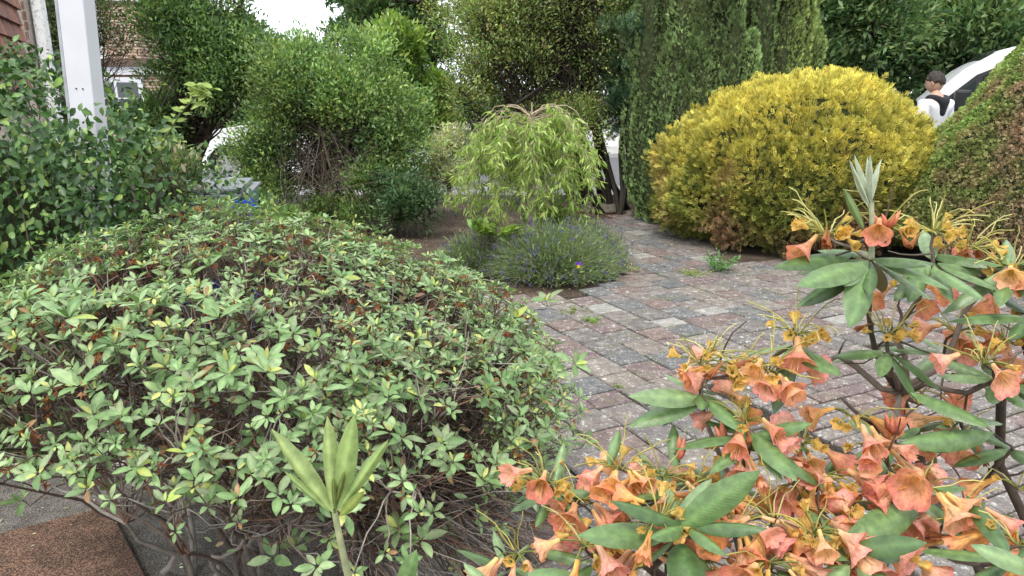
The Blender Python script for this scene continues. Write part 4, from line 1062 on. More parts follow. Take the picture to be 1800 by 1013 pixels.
# moss and grass along the joints and leaf litter: nobody could count these
n = 900; T = []
while len(T) < n:
    x, y = random.uniform(-.3, 4), random.uniform(2.2, 8.5)
    if not inside(x, y, patio_pts): continue
    a_ = x*e1[0]+y*e1[1]; k_ = round((a_-A0)/COL); x += (A0+k_*COL-a_)*e1[0]+random.gauss(0, .008); y += (A0+k_*COL-a_)*e1[1]+random.gauss(0, .008)
    if noise.noise(Vector((x*1.5, y*1.5, 3))) < -.05: continue
    T.append((x, y, .022))
T = np.array(T); col, _ = pick([(.16, .22, .06), (.11, .14, .05), (.20, .24, .08)], n, .2)
jm = link('joint_moss', mesh_np('joint_moss', *(lambda q: (q[0], q[1], M_leaf, q[2]))(inst_np(TUFT, frames(rnd(n, .6)+np.array([0, 0, 1.]), rnd(n)), T, RG.uniform(.006, .016, n), col))))
tag(jm, 'moss and tiny grass in the joints between pavers', 'moss', kind='stuff')
def litter(name, label, n, reg, pal, s0, s1, z=.03):
    T = np.array([(random.uniform(reg[0], reg[1]), random.uniform(reg[2], reg[3]), z) for _ in range(n)])
    col, _ = pick(pal, n, .25)
    o = link(name, mesh_np(name, *(lambda q: (q[0], q[1], M_leaf, q[2]))(inst_np(LEAF4, frames(rnd(n)*np.array([1, 1, .15]), np.array([0, 0, 1])+rnd(n, .25)), T, RG.uniform(s0, s1, n), col))))
    tag(o, label, 'leaf litter', kind='stuff')
LP = [(.28, .20, .12), (.20, .12, .07), (.42, .36, .27), (.14, .09, .06), (.34, .20, .10)]
litter('fallen_leaves', 'small dry leaves scattered over the paving', 700, (-.4, 4.2, 2.2, 8.8), LP, .006, .022, .032)
litter('fallen_debris', 'dry leaves and petals on the soil under the clipped shrub', 2600, (-2.7, -.1, 1.7, 3.6), LP+[(.55, .5, .42)], .005, .022, .014)
litter('fallen_leaves', 'dry litter on the soil bed between the shrubs', 3500, (-2.6, .7, 5.4, 10.0), LP, .01, .04, .012)
litter('bark_mulch', 'red brown bark mulch under the upright yew', 3500, (.4, 2.2, 8.3, 10.1), [(.16, .055, .03), (.11, .04, .025), (.22, .09, .05)], .02, .05, .012)
litter('fallen_petals', 'small fallen orange petals on the paving by the rhododendron', 60, (.4, 2.2, 2.2, 4.2), [(.7, .35, .15), (.6, .45, .2)], .01, .03, .034)
q = [(random.uniform(-3.1, -1.1), random.uniform(1.2, 2.34)) for _ in range(1600)]
q = [p_ for p_ in q if inside(p_[0], p_[1], [(v.x, v.y) for v in sl]) and random.random() < .4]
T = np.array([(x, y, .039) for x, y in q]); n = len(T); col, _ = pick(LP+[(.5, .46, .4)], n, .25)
o = link('fallen_bits', mesh_np('fallen_bits', *(lambda q: (q[0], q[1], M_leaf, q[2]))(inst_np(LEAF4, frames(rnd(n)*np.array([1, 1, .1]), np.array([0, 0, 1])+rnd(n, .2)), T, RG.uniform(.004, .02, n)*RG.choice([.5, 1], n), col))))
tag(o, 'bits of dry leaf lying on the reddish slab', 'leaf litter', kind='stuff')
# stones
M_stone = simple_tint_mat('garden_stone', .9, 25, .6, 1.4, .8)
def stone(label, p, r, c, seed, group=None):
    bm = bmesh.new(); bmesh.ops.create_icosphere(bm, subdivisions=3, radius=1)
    for v in bm.verts:
        k = 1+.35*noise.noise(v.co*1.3+Vector((seed, 0, 0)))+.12*noise.noise(v.co*4+Vector((seed, 3, 0)))
        v.co = Vector((v.co.x*k*r[0], v.co.y*k*r[1], max(-.3*r[2], v.co.z*k*r[2])))
    me = from_bm('stone', bm, M_stone, True)
    a = me.color_attributes.new('tint', 'FLOAT_COLOR', 'POINT'); a.data.foreach_set('color', np.tile([*c, 1], len(me.vertices)).astype(np.float32))
    o = link('stone', me); o.location = (p[0], p[1], r[2]*.3); tag(o, label, 'stone', group)
stone('large flat brown stone at the left end of the mulch by the weeping tree', (.98, 9.4), (.19, .12, .10), (.20, .17, .13), 1)
stone('rounded grey brown stone left of the yew foot on red mulch', (1.22, 9.35), (.15, .12, .10), (.17, .15, .12), 2)
stone('small flat stone at the back edge of the path near the yew', (1.5, 9.1), (.12, .08, .05), (.22, .18, .14), 3)
p = G(225, 815); stone('pale whitish stone behind the twigs of the clipped shrub, lower left', (p.x, p.y+.1), (.11, .08, .09), (.55, .55, .54), 4)
p = G(205, 720); stone('tall pale stone further back among the clipped shrub stems', (p.x, p.y+.1), (.09, .08, .20), (.58, .58, .58), 5)

# ================================================================== CLIPPED AZALEA (front, left of centre)
def azalea():
    base = (-.78, 2.2, 0)
    root = empty('azalea_bush', 'wide clipped azalea bush with rosettes of pale green leaves over bare twigs', 'bush', base)
    c = np.array([-.74, 2.15, .60]); r = np.array([.93, .95, .44])
    under = lambda q: (q[:, 2] < 1.5-(.56+.16*np.clip((q[:, 0]+.95)*2.2, 0, 1.4))*q[:, 1]) & (q[:, 0] < -.28)
    n = 17500; d = norm(rnd(n))
    up = d[:, 2]; rightness = d[:, 0]; front = -d[:, 1]
    p = np.where(up > .12, 1.0, 0)
    pr = np.clip(.10+1.1*np.maximum(rightness-.15, 0), .02, 1)*np.where(up > -.8, 1, 0)
    pr = np.where(rightness < -.5, .12, pr)
    p = np.where(up <= .12, pr*np.clip(1.05+up*1.25, .10, 1), p)
    gap = np.array([noise.noise(Vector((x[0]*3.6, x[1]*3.6, x[2]*3.6+7))) for x in d])
    p = p*np.where(gap < -.12, .35, 1); p = p*np.clip(1-.5*np.clip(front, 0, 1), 0, 1)
    keep = RG.random(n) < p; d = d[keep]; n = len(d)
    dd = d.copy(); dd[:, 2] = np.sign(d[:, 2])*np.abs(d[:, 2])**.75
    q = RG.uniform(.80, 1.03, n)*(1+.09*np.array([noise.noise(Vector(x*3)) for x in d]))
    T = c+dd*r*q[:, None]
    # the back left stands higher, the right falls away
    T[:, 2] += .13*np.clip(-(T[:, 0]+.75)/.8, -.8, .3)*np.clip((T[:, 2]-.45)*4, 0, 1)+.07*np.clip((T[:, 1]-1.9)/1.0, -1, 1)*np.clip((T[:, 2]-.5)*4, 0, 1)+.12*np.clip((T[:, 1]-2.3)/.8, 0, 1)*np.clip(1-np.abs(T[:, 0]+1.15)/.5, 0, 1)
    low = T[:, 2] < .6; T[low, 2] = .6+(T[low, 2]-.6)*1.1
    thin = (np.abs(T[:, 0]+1.20) < .22) & (T[:, 1] > 2.85) & (RG.random(n) < .5)
    thin |= (T[:, 2] < .60) & (T[:, 0] < .05) & (RG.random(n) < .72)
    thin |= (T[:, 2] < .74) & (T[:, 1] < 1.75) & (T[:, 0] < 0) & (RG.random(n) < .5)
    thin |= (T[:, 2] < .42) & (RG.random(n) < .6)
    m = ~thin & (T[:, 2] > .12) & (RG.random(n) < .62) & ~under(T); T = T[m]; d = d[m]; n = len(T)
    # extra low front sprigs
    ex = np.array([P(40, 880, 1.75), P(140, 680, 1.38), P(165, 730, 1.38), P(210, 735, 1.4), P(385, 560, 1.6), P(480, 980, 1.45), P(520, 960, 1.5), P(470, 655, 1.5), P(140, 845, 1.9),
                   P(700, 930, 1.5), P(740, 950, 1.5), P(690, 800, 1.6), P(560, 830, 1.7), P(450, 765, 1.6), P(280, 600, 1.5), P(245, 535, 1.55), P(120, 560, 1.5), P(1010, 640, 1.95), P(960, 530, 2.5), P(905, 560, 2.3)])
    T = np.concatenate([T, ex]); d = np.concatenate([d, np.tile([[.0, -.5, .6]], (len(ex), 1))]); n = len(T)
    ax = norm(d*np.array([.7, .7, .6])+np.array([0, -.12, .75])+rnd(n, .22))
    # rosettes
    R_, T_, S_, I_, K_ = [], [], [], [], []
    for i in range(n):
        nl = random.choice([5, 6, 6, 7, 8]); a = ax[i]; u = np.cross(a, [.3, .8, .1]); u /= np.linalg.norm(u); v = np.cross(a, u)
        base_s = random.choice([random.uniform(.018, .030), random.uniform(.026, .044)])*(1.15 if T[i][1] < 1.75 else 1) if i < n-len(ex) else random.uniform(.050, .064)
        tone = 0 if random.random() < .75 else 1
        ph = random.random()*6
        for k in range(nl):
            t = ph+k*2.4; el = math.radians(random.uniform(5, 38) if k > 1 else random.uniform(40, 75))
            out_ = u*math.cos(t)+v*math.sin(t)
            dir_ = out_*math.cos(el)+a*math.sin(el); nrm = a*math.cos(el)-out_*math.sin(el)
            R_.append(frames(dir_[None]+rnd(1, .08), nrm[None]+rnd(1, .15))[0]); T_.append(T[i]+dir_*.004)
            S_.append(base_s*random.uniform(.7, 1.15)*(1 if k > 1 else .62))
            I_.append(random.choice([4, 5, 5]) if (k < 2 and random.random() < .26) or (tone and random.random() < .16) else random.choice([0, 1, 2, 3, 0, 1, 6]) if random.random() > .012 else 7)
    AP = [(.15, .24, .095), (.20, .30, .135), (.11, .185, .07), (.25, .34, .17), (.31, .37, .10), (.38, .40, .14), (.18, .23, .12), (.28, .16, .08)]
    R_ = np.array(R_); T_ = np.array(T_); S_ = np.array(S_); I_ = np.array(I_)
    leaf_pieces('leaf', LEAF12, R_, T_, S_, I_, AP, M_azalea, root, 300, 'foliage', .10)
    # older sparse leaves lower inside
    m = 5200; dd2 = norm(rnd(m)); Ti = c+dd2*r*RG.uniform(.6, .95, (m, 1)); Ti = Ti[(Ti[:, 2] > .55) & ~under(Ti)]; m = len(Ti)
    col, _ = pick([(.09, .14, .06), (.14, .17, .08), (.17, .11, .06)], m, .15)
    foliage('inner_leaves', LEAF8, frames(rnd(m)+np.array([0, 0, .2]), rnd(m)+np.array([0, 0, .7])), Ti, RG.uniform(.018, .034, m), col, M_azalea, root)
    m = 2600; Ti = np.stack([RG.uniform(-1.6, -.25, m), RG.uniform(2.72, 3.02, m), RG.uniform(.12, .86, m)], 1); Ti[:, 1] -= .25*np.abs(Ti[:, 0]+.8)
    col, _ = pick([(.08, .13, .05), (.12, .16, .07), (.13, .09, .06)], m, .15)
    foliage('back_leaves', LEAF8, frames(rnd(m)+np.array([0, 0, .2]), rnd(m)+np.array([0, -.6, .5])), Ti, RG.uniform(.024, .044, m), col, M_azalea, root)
    # dried blossoms: little red brown crumples
    m = 800; k = RG.choice(n, m); col, _ = pick([(.33, .10, .045), (.42, .17, .07), (.25, .08, .04)], m*3, .2)
    foliage('dried_blossoms', TUFT, frames(rnd(m*3), rnd(m*3)), np.repeat(T[k]-ax[k]*.015, 3, 0)+rnd(m*3, .006), RG.uniform(.010, .022, m*3), col, M_leaf, root)
    # wood: trunks > limbs > twigs
    bases = [np.array([-.80+random.gauss(0, .16), 2.15+random.gauss(0, .12), -.03]) for _ in range(7)]
    l1 = []; limb = []
    for k in range(34):
        dd_ = norm(rnd(1))[0]; dd_[2] = abs(dd_[2])*.6-.1
        nd = c+np.array([0, 0, -.18])+dd_*r*np.array([.6, .6, .45]); b = min(bases, key=lambda q: np.linalg.norm(q[:2]-nd[:2])+random.random()*.3)
        p_ = wob(b, nd, 9, .045); limb.append((p_, (random.uniform(.006, .013), .004))); l1 += [p_[3], p_[4], p_[5], nd]
    for k, lb in enumerate(limb):
        V, Fc, ti = tubes_np([lb], 7, lambda: np.array(random.choice([(.16, .13, .115), (.24, .21, .19), (.11, .085, .07)])))
        link('limb', mesh_np('limb', V, Fc, M_bark, ti), root)
    l1 = np.array(l1); tw_ = []; l2 = []
    for k in range(420):
        dd_ = norm(rnd(1))[0]; nd = c+dd_*r*random.uniform(.55, .88)
        if nd[2] < .22 or under(nd[None])[0]: continue
        j_ = np.argmin(np.linalg.norm(l1-nd, axis=1)+RG.random(len(l1))*.15); p_ = wob(l1[j_], nd, 6, .06)
        tw_.append((p_, (.0055, .0026))); l2 += [p_[3], p_[4], nd]
    l2 = np.array(l2)
    for i in range(n):
        dist = np.linalg.norm(l2-(T[i]-ax[i]*.08), axis=1); j_ = np.argmin(dist+RG.random(len(l2))*.04)
        p_ = wob(l2[j_], T[i], 6, .05); p_[-2] = T[i]-ax[i]*.03; tw_.append((p_, (.0028, .0013)))
    for i in range(4200):
        j_ = RG.integers(0, len(l2)); d_ = rnd(1)[0]; d_[2] = d_[2]*.6+.35; e = l2[j_]+d_/np.linalg.norm(d_)*random.uniform(.06, .2)
        if e[2] < .1 or under(e[None])[0]: continue
        tw_.append((wob(l2[j_], e, 5, .09), (.0022, .0009)))
    lp = np.concatenate([q[0][2:] for q in limb])
    for i in range(2300):
        e = np.array([random.uniform(-1.0, .16), random.uniform(1.5, 2.75), random.uniform(.10, .62)])
        if under(e[None])[0]: continue
        ds_ = np.linalg.norm(lp-e, axis=1)+RG.random(len(lp))*.15; st_ = lp[np.argmin(ds_)]
        tw_.append((wob(st_, e, 7, .07), (.003, .0010)))
    WC = [(.13, .10, .085), (.22, .18, .155), (.09, .06, .05), (.33, .30, .27), (.16, .09, .065)]
    tubes('twigs', tw_, M_bark, root, 3, lambda: np.array(random.choice(WC))*random.uniform(.7, 1.2), kind='stuff')
azalea()

# ================================================================== LEFT CLIMBER
def climber():
    root = empty('climbing_shrub', 'dark leafy climber with pointed oval leaves smothering the white post', 'shrub', (-2.1, 3.0, 0))
    n = 15000; T = []; O = []
    while len(T) < n:
        x = random.uniform(-3.6, -1.25); y = random.uniform(2.35, 3.9)
        top_ = 1.58+.35*(-x-2.1) if x < -1.9 else 1.46+(x+1.9)*-.75
        top_ = min(top_, 2.1)-.0*(y-2.6); 
        if x > -1.9 and y < 2.5+(x+1.9)*.9: continue
        top_ += .13*noise.noise(Vector((x*2.5, y*2.5, 0)))
        face = random.random()
        if face < .5: y = 2.42+max(0, x+1.9)*1.0+abs(random.gauss(0, .12))+.14*noise.noise(Vector((x*3, 9, 1))); z = random.uniform(.25, 1)*top_
        else: z = top_-abs(random.gauss(0, .10))
        T.append((x, y, z)); O.append((0, -1, .5) if face < .5 else (0, -.3, 1))
    T = np.array(T); O = np.array(O, float)
    for k in (0,):
        near_post = (np.abs(T[:, 0]-pp.x+.06) < .22) & (T[:, 1] < 2.9) & (T[:, 2] > 1.33)
        T = T[~near_post]; O = O[~near_post]
    fx = np.stack([pp.x+.05+RG.normal(0, .13, 2400), 2.58+RG.normal(0, .06, 2400), (.5+.86*RG.random(2400)**.7)*RG.choice([1, 1, 1.0, 1.03, 1.07], 2400)], 1)
    T = np.concatenate([T, fx]); O = np.concatenate([O, np.tile([[0, -1, .4]], (2400, 1))]); n = len(T)
    D = norm(np.array([0, -.25, -.35])+rnd(n, .75)); Nn = O+rnd(n, .4)
    CP = [(.034, .080, .022), (.050, .105, .029), (.026, .060, .019), (.075, .145, .038), (.11, .18, .055), (.20, .29, .07)]
    idx = RG.choice(6, n, p=[.25, .22, .22, .15, .1, .06])
    leaf_pieces('leaf', LEAF8W, frames(D, Nn), T, RG.uniform(.020, .058, n)*np.where(T[:, 0] > -1.75, .75, 1), idx, CP, M_gloss, root, 300, 'foliage')
    ln = []
    for k in range(240):
        i = RG.integers(0, n); ln.append((wob((T[i][0]+random.gauss(0, .1), max(2.7, T[i][1]+.3), max(0, T[i][2]-random.uniform(.3, .7))), T[i], 6, .05), (.004, .0015)))
    for k in range(10):
        x = random.uniform(-3, -1.5); ln.append((wob((x, 2.85, -.02), (x+random.gauss(0, .2), 2.8, 1.2), 7, .03), (.012, .006)))
    tubes('vines', ln, M_bark, root, 5, barkc(.8), kind='stuff')
    # solid dark box behind, its colour standing in for the shaded interior
    box('shade_core', -3.5, -1.75, 2.95, 3.6, .05, 1.25, M_core, root)
climber()
bush('flowering_climber', 'pale green shrub with creamy faded flower clusters right of the white post', 'shrub', (-1.75, 3.6, 0),
     blob(-1.85, 3.55, 1.08, .34, .25, .22, 9, .13, 61)+blob(-1.85, 3.6, .90, .22, .2, .2, 6, .12, 62), 3600, LEAF8, .04, [(.14, .20, .07), (.20, .26, .10), (.42, .38, .26), (.10, .16, .06)], stems=5, stem_r=.01, twig=2)
# rose shoot standing out against the dark tree
def rose_shoot():
    a = np.array(P(275, 270, 3.0)); b = np.array(P(320, 195, 2.95)); e = np.array(P(345, 150, 2.95)); f = np.array(P(372, 155, 2.95))
    root = empty('rose_shoot', 'long yellow green rose shoot arching up right of the white post', 'plant', (a[0], 3.1, 0))
    ln = [(np.array([(a[0]-.1, 3.15, 0), a-[.08, -.1, .3], a, b, (b+f)/2+[0, 0, .01], f]), (.005, .0015)), (wob((b+f)/2, e, 4, .02), (.0018, .001))]
    tubes('stem', ln, M_leaf, root, 5, lambda: (.2, .26, .08))
    T, D = [], []
    for q0, q1 in ((a, b), (b, f), ((b+f)/2, e)):
        for t in np.linspace(.15, 1, 9):
            for s in (-1, 1):
                T.append(q0*(1-t)+q1*t+rnd(1, .006)[0]); D.append(np.array([s*.8, random.gauss(0, .3), .35+random.gauss(0, .4)]))
    T = np.array(T); D = np.array(D); n = len(T)
    leaf_pieces('leaf', LEAF8W, frames(D, rnd(n, .3)+np.array([0, -.5, .8])), T, RG.uniform(.028, .05, n), RG.integers(0, 3, n), [(.28, .36, .09), (.33, .40, .14), (.22, .30, .07)], M_leaf, root, 60, 'foliage')
rose_shoot()
# dark plants left of the azalea, fence post
pt = G(38, 800); 
mp_ = empty('metal_stake', 'thin dark metal stake standing in the shade at the left edge', 'stake', (pt.x, pt.y, 0))
bm = bmesh.new(); bmesh.ops.create_cone(bm, cap_ends=True, segments=10, radius1=.012, radius2=.012, depth=.9)
for v in bm.verts: v.co.z += .44
o = bpy.data.objects.new('shaft', from_bm('shaft', bm, M_grey, True)); C.objects.link(o); o.parent = mp_
bm = bmesh.new(); bmesh.ops.create_icosphere(bm, subdivisions=2, radius=.017)
for v in bm.verts: v.co.z += .9
o = bpy.data.objects.new('cap', from_bm('cap', bm, M_grey, True)); C.objects.link(o); o.parent = mp_
p = G(55, 830); weed('leafy fern like plant on the soil at the left edge', p.x-.1, p.y+.15, .30, .28, 420, [(.07, .15, .05), (.10, .19, .06)], .045, LEAF8, 'plant', 'fern_plant')
p = G(30, 700); weed('broad leaved dark plant in the shade below the climber', p.x+.1, p.y-.1, .45, .60, 420, [(.05, .10, .04), (.07, .13, .05)], .075, LEAF8W, 'plant', 'broad_leaf_plant')

# ================================================================== RHODODENDRON
def rleaf_proto(w_=.27, curl=.25, droop=.18, ns=6):
    V, sh = [], []
    st_ = np.linspace(0, 1, ns+1)[1:-1]
    V.append((0, 0, 0)); sh.append(1.4)
    for s in st_:
        hw = w_*.5*math.sin(PI*s**.9)**.7; dz = -droop*s*s
        for f in (-1, -.5, 0, .5, 1):
            V.append((hw*f, s, dz+curl*hw*(.35*abs(f)-1.3*f*f)+(.0 if f else -.006))); sh.append(1.35 if f == 0 else (1.0 if abs(f) == .5 else .95))
    V.append((0, 1, -droop)); sh.append(1.0)
    T = [(0, k+2, k+1) for k in range(4)]
    for r in range(len(st_)-1):
        for k in range(4):
            a = 1+5*r+k; T += [(a, a+1, a+6), (a, a+6, a+5)]
    b = 1+5*(len(st_)-1); e = len(V)-1
    T += [(b+k, b+k+1, e) for k in range(4)]
    return np.array(V, float), np.array(T), np.array(sh)
RL = [rleaf_proto(.26, .35, .10), rleaf_proto(.30, .5, .28), rleaf_proto(.24, .9, .16)]
RP = [(.078, .142, .044), (.105, .178, .064), (.060, .112, .036), (.15, .225, .10)]
def flower_mesh(seed, pal, limp=0.0, spread=1.0):
    """funnel of five joined lobes, mouth at +Y, length 1"""
    g = random.Random(seed); na, nr = 30, 8; V, T, col = [], [], []
    c0, c1, c2 = [np.array(x) for x in pal]
    for r in range(nr):
        t = r/(nr-1)
        for a in range(na):
            an = 2*PI*a/na; lobe = (.5+.5*math.cos(5*an))**.38
            R0 = .075+.07*t+.34*spread*max(0, t-.38)**1.35*1.9
            R0 *= 1-(.18+.10*limp)*(1-lobe)*max(0, t-.45)/.55
            y = t*(1-.0*lobe)+.10*lobe*max(0, t-.6)/.4-.34*max(0, t-.75)**1.2*spread*(.5+lobe*.5)
            wv = (.009+.03*limp)*t*t*math.sin(an*10+seed)+(.03+.04*limp)*t*noise.noise(Vector((math.cos(an)*2, math.sin(an)*2, t*2+seed)))
            R0 += wv; y += wv*1.2*(1 if t > .5 else 0)
            R0 *= 1-limp*.45*max(0, t-.2)
            V.append((R0*math.cos(an)*(1-.25*limp), y, R0*math.sin(an)))
            k = min(1, max(0, (t-.1)*1.3)); cc_ = c0*(1-k)+c1*k
            e = max(0, (t-.8)/.2)*(.5+.5*g.random()); cc_ = cc_*(1-e)+c2*e
            if lobe > .8 and math.sin(an) > .3 and .35 < t < .75 and g.random() < .35: cc_ = cc_*.45
            if lobe > .93: cc_ = cc_*.92
            col.append(cc_)
    for r in range(nr-1):
        for a in range(na):
            b = (a+1) % na; T.append((r*na+a, r*na+b, (r+1)*na+b, (r+1)*na+a))
    return mesh_np('flower', np.array(V), np.array(T), M_petal, np.array(col))
OR = ((.80, .48, .14), (.82, .42, .20), (.80, .29, .20))
SA = ((.80, .48, .24), (.76, .33, .24), (.68, .20, .19))
PK = ((.86, .56, .34), (.84, .43, .36), (.80, .28, .29))
PE = ((.84, .58, .26), (.84, .50, .32), (.82, .36, .28))
FL = [flower_mesh(1, OR, .2, 1.15), flower_mesh(2, SA, .1, 1.2), flower_mesh(3, PE, .25, 1.2), flower_mesh(4, OR, .75), flower_mesh(5, SA, .6), flower_mesh(6, PE, .95), flower_mesh(7, SA, .1, 1.45), flower_mesh(8, PE, .45, 1.3), flower_mesh(9, PK, .2, 1.3), flower_mesh(10, PK, .55, 1.1)]
YE = ((.66, .52, .17), (.74, .50, .17), (.66, .36, .11))
CUP = [flower_mesh(20+k, YE, .55+.25*k, .7) for k in range(3)]
DRY = [flower_mesh(30+k, ((.42, .20, .08), (.40, .15, .06), (.30, .10, .05)), 1.2, .7) for k in range(2)]
def bud_mesh():
    V, T, col = [], [], []
    for r in range(6):
        t = r/5
        for a in range(8):
            an = 2*PI*a/8; R0 = [.05, .12, .15, .13, .08, .02][r]*(1+.15*math.cos(4*an)); V.append((R0*math.cos(an), t, R0*math.sin(an)))
            col.append(np.array([.60, .17, .11])*(1-t)+np.array([.76, .33, .22])*t)
    for r in range(5):
        for a in range(8): T.append((r*8+a, r*8+(a+1) % 8, (r+1)*8+(a+1) % 8, (r+1)*8+a))
    return mesh_np('bud', np.array(V), np.array(T), M_petal, np.array(col))
BUD = bud_mesh()
# pistil / stamens bundle mesh, sub part of a flower
def stamen_mesh(seed):
    g = random.Random(seed); ln = []
    for k in range(6):
        a = 2*PI*k/6; L = g.uniform(.9, 1.25); x, z = .07*math.cos(a), .07*math.sin(a)
        ln.append((np.array([(x*.3, .05, z*.3), (x, .5, z), (x*1.6, L, z*1.6+.10)]), (.012, .008)))
    V, Fc, ti = tubes_np(ln, 3, lambda: (.75, .55, .25))
    return mesh_np('stamens', V, Fc, M_petal, ti)
STA = [stamen_mesh(k) for k in range(3)]

rh = empty('rhododendron_bush', 'rhododendron with fading orange and salmon trumpet flowers and long leathery leaves', 'bush', (.95, 1.45, 0))
rbase = np.array(rh.location)
leafobjs = 0
RM = {}
def put(name, me, M, parent=rh, local_base=True):
    o = bpy.data.objects.new(name, me); C.objects.link(o); o.parent = parent
    if local_base: M = Matrix.Translation(-Vector(rbase)) @ M
    o.matrix_local = M
    return o
def mat_dir(p, d, nrm, s):
    if not hasattr(s, '__len__'): s = (s, s, s)
    R = frames(np.array([d], float), np.array([nrm], float))[0]
    return Matrix([[R[i][0]*s[0], R[i][1]*s[1], R[i][2]*s[2], p[i]] for i in range(3)]+[[0, 0, 0, 1]])
def rleaf(p, d, nrm, L, which=None, c=None, wide=1.0):
    k = (random.randrange(3) if which is None else which, random.randrange(4) if c is None else c)
    if k not in RM:
        V, T, sh = RL[k[0]]; RM[k] = mesh_np('leaf', V, T, M_rhodo, np.clip(np.array(RP[k[1]])[None]*sh[:, None], 0, 1))
    return put('leaf', RM[k], mat_dir(p, d, nrm, (L*wide, L, L)))
def whorl(c, axis, n, L, el=5, spread=22, ph=None, arc=None):
    c = np.array(c, float); a = norm(np.array([axis], float))[0]
    u = np.cross(a, [0.2, 1, .1]); u /= np.linalg.norm(u); v = np.cross(u, a)
    ph = random.random()*6 if ph is None else ph
    for k in range(n):
        t = ph+(2*PI*k/n if arc is None else arc*k/max(1, n-1))+random.gauss(0, .15); e = math.radians(el+random.uniform(-spread, spread))
        o_ = u*math.cos(t)+v*math.sin(t); d = o_*math.cos(e)+a*math.sin(e)
        rleaf(c+d*.006, d, a*math.cos(e)-o_*math.sin(e)+rnd(1, .08)[0], L*random.uniform(.75, 1.12))
def stalk(lines_, a, b, r=.0012, r2=.001, sag=.05): lines_.append((wob(a, b, 5, .04, sag), (r, r2)))
PED = []; PIS = []
def truss(c, axis, nf, ncup=4, npis=6, ndry=1, size=.044, droop=.9, kinds=None, spread=1.0, up=.2):
    """flowers on pedicels round the branch tip"""
    c = np.array(c, float)
    for k in range(nf+ncup+ndry):
        d = rnd(1, 1.0)[0]; d[2] = abs(d[2])*.25+up*.5; d[1] -= .25; d = norm(d[None])[0]
        pl = random.uniform(.022, .042)*spread; q = c+d*pl
        stalk(PED, c, q, .0013, .0011, .12)
        if k < nf:
            fd = norm((d+np.array([0, -.15, -droop*random.uniform(.5, 1.2)]))[None])[0]; me = random.choice(FL if kinds is None else [FL[i] for i in kinds]); me = random.choice(FL[8:]) if (c[2] < 1.12 and random.random() < .45) else me
            s = size*random.uniform(.8, 1.2); M = mat_dir(q, fd, rnd(1)[0], (s*random.uniform(.75, 1.25), s*random.uniform(.85, 1.15), s*random.uniform(.75, 1.25))); f = put('flower', me, M)
            if random.random() < .5: st = bpy.data.objects.new('stamens', random.choice(STA)); C.objects.link(st); st.parent = f
        elif k < nf+ncup:
            fd = norm((d+np.array([0, -.3, random.uniform(-.6, .5)]))[None])[0]; put('faded_flower', random.choice(CUP), mat_dir(q, fd, rnd(1)[0], (lambda z: (z*1.35, z*.62, z*1.35))(random.uniform(.018, .030))))
        else:
            fd = norm((d+np.array([0, 0, -1]))[None])[0]; put('dead_flower', random.choice(DRY), mat_dir(q, fd, rnd(1)[0], random.uniform(.025, .038)))
    for k in range(int(npis*1.4)):
        d = rnd(1, 1.0)[0]; d[2] = abs(d[2])*.6+up; d = norm(d[None])[0]; e = c+d*random.uniform(.045, .10)
        PIS.append((wob(c+d*.01, e, 6, .045, .12), (.0012, .0008)))
def W(px, py, Y): return np.array(P(px, py, Y))
tips = []   # branch ends
# (px, py, Y, leaves, leaf length, elevation)   surveyed whorls
WH = [(1530, 455, 1.08, 10, .115, -6), (1640, 462, 1.14, 8, .105, -4), (1772, 470, 1.10, 8, .11, -2),
      (1398, 605, 1.08, 7, .085, -12), (1560, 618, 1.12, 8, .085, -6), (1752, 668, 1.02, 9, .105, -3),
      (1232, 690, 1.05, 7, .085, -3), (1325, 768, .98, 7, .10, -10), (1572, 775, 1.06, 7, .08, 3),
      (1175, 862, .98, 7, .085, 12), (972, 862, 1.0, 6, .075, 8), (1205, 925, .84, 6, .10, 15),
      (1190, 948, .86, 5, .085, -20), (1600, 868, .95, 6, .085, -4), (1442, 858, 1.02, 7, .075, -5),
      (1500, 990, .82, 7, .085, 0), (1355, 1000, .86, 7, .08, 0), (1050, 990, .92, 7, .085, 10),
      (1780, 985, .80, 6, .10, 18), (1690, 740, 1.15, 7, .09, 0), (1660, 620, 1.25, 7, .09, 0),
      (1480, 700, 1.3, 0, .08, 0), (1780, 790, 1.05, 7, .09, 0), (890, 1000, .95, 6, .07, 10), (1270, 860, 1.1, 6, .08, 0), (1700, 905, 1.05, 6, .08, 0), (1820, 560, 1.05, 7, .1, 0)]
for (px, py, Y, nl, L, el) in WH:
    c = W(px, py, Y); tips.append(c)
    if nl: whorl(c, (random.gauss(0, .12), -.12+random.gauss(0, .1), 1), nl, L, el)
# named big leaves that show in the photograph
def leaf_to(px0, py0, px1, py1, Y0, Y1, nrm=(0, -.5, 1), which=None, c=None, wide=1.0):
    a, b = W(px0, py0, Y0), W(px1, py1, Y1); rleaf(a, b-a, nrm, np.linalg.norm(b-a), which, c, wide)
leaf_to(1526, 462, 1410, 488, 1.06, .97, (0, -.6, 1), 0, 1)
leaf_to(1524, 465, 1520, 552, 1.06, .96, (0, -1, .35), 1, 1, 1.25)
leaf_to(1516, 470, 1402, 524, 1.06, 1.02, (0, -.5, 1), 2, 2)
leaf_to(1530, 455, 1642, 450, 1.06, 1.0, (0, -.6, 1), 2, 2)
leaf_to(1500, 448, 1364, 458, 1.10, 1.06, (0, -.5, 1), 0, 2)
leaf_to(1625, 462, 1622, 515, 1.12, 1.04, (0, -1, .3), 1, 1, 1.2)
leaf_to(1640, 470, 1735, 518, 1.1, 1.0, (0, -.5, 1), 0, 1)
leaf_to(1395, 610, 1368, 715, 1.06, .99, (-.3, -1, .3), 1, 2, 1.0)
leaf_to(1395, 625, 1480, 652, 1.04, .97, (0, -.5, 1), 0, 1)
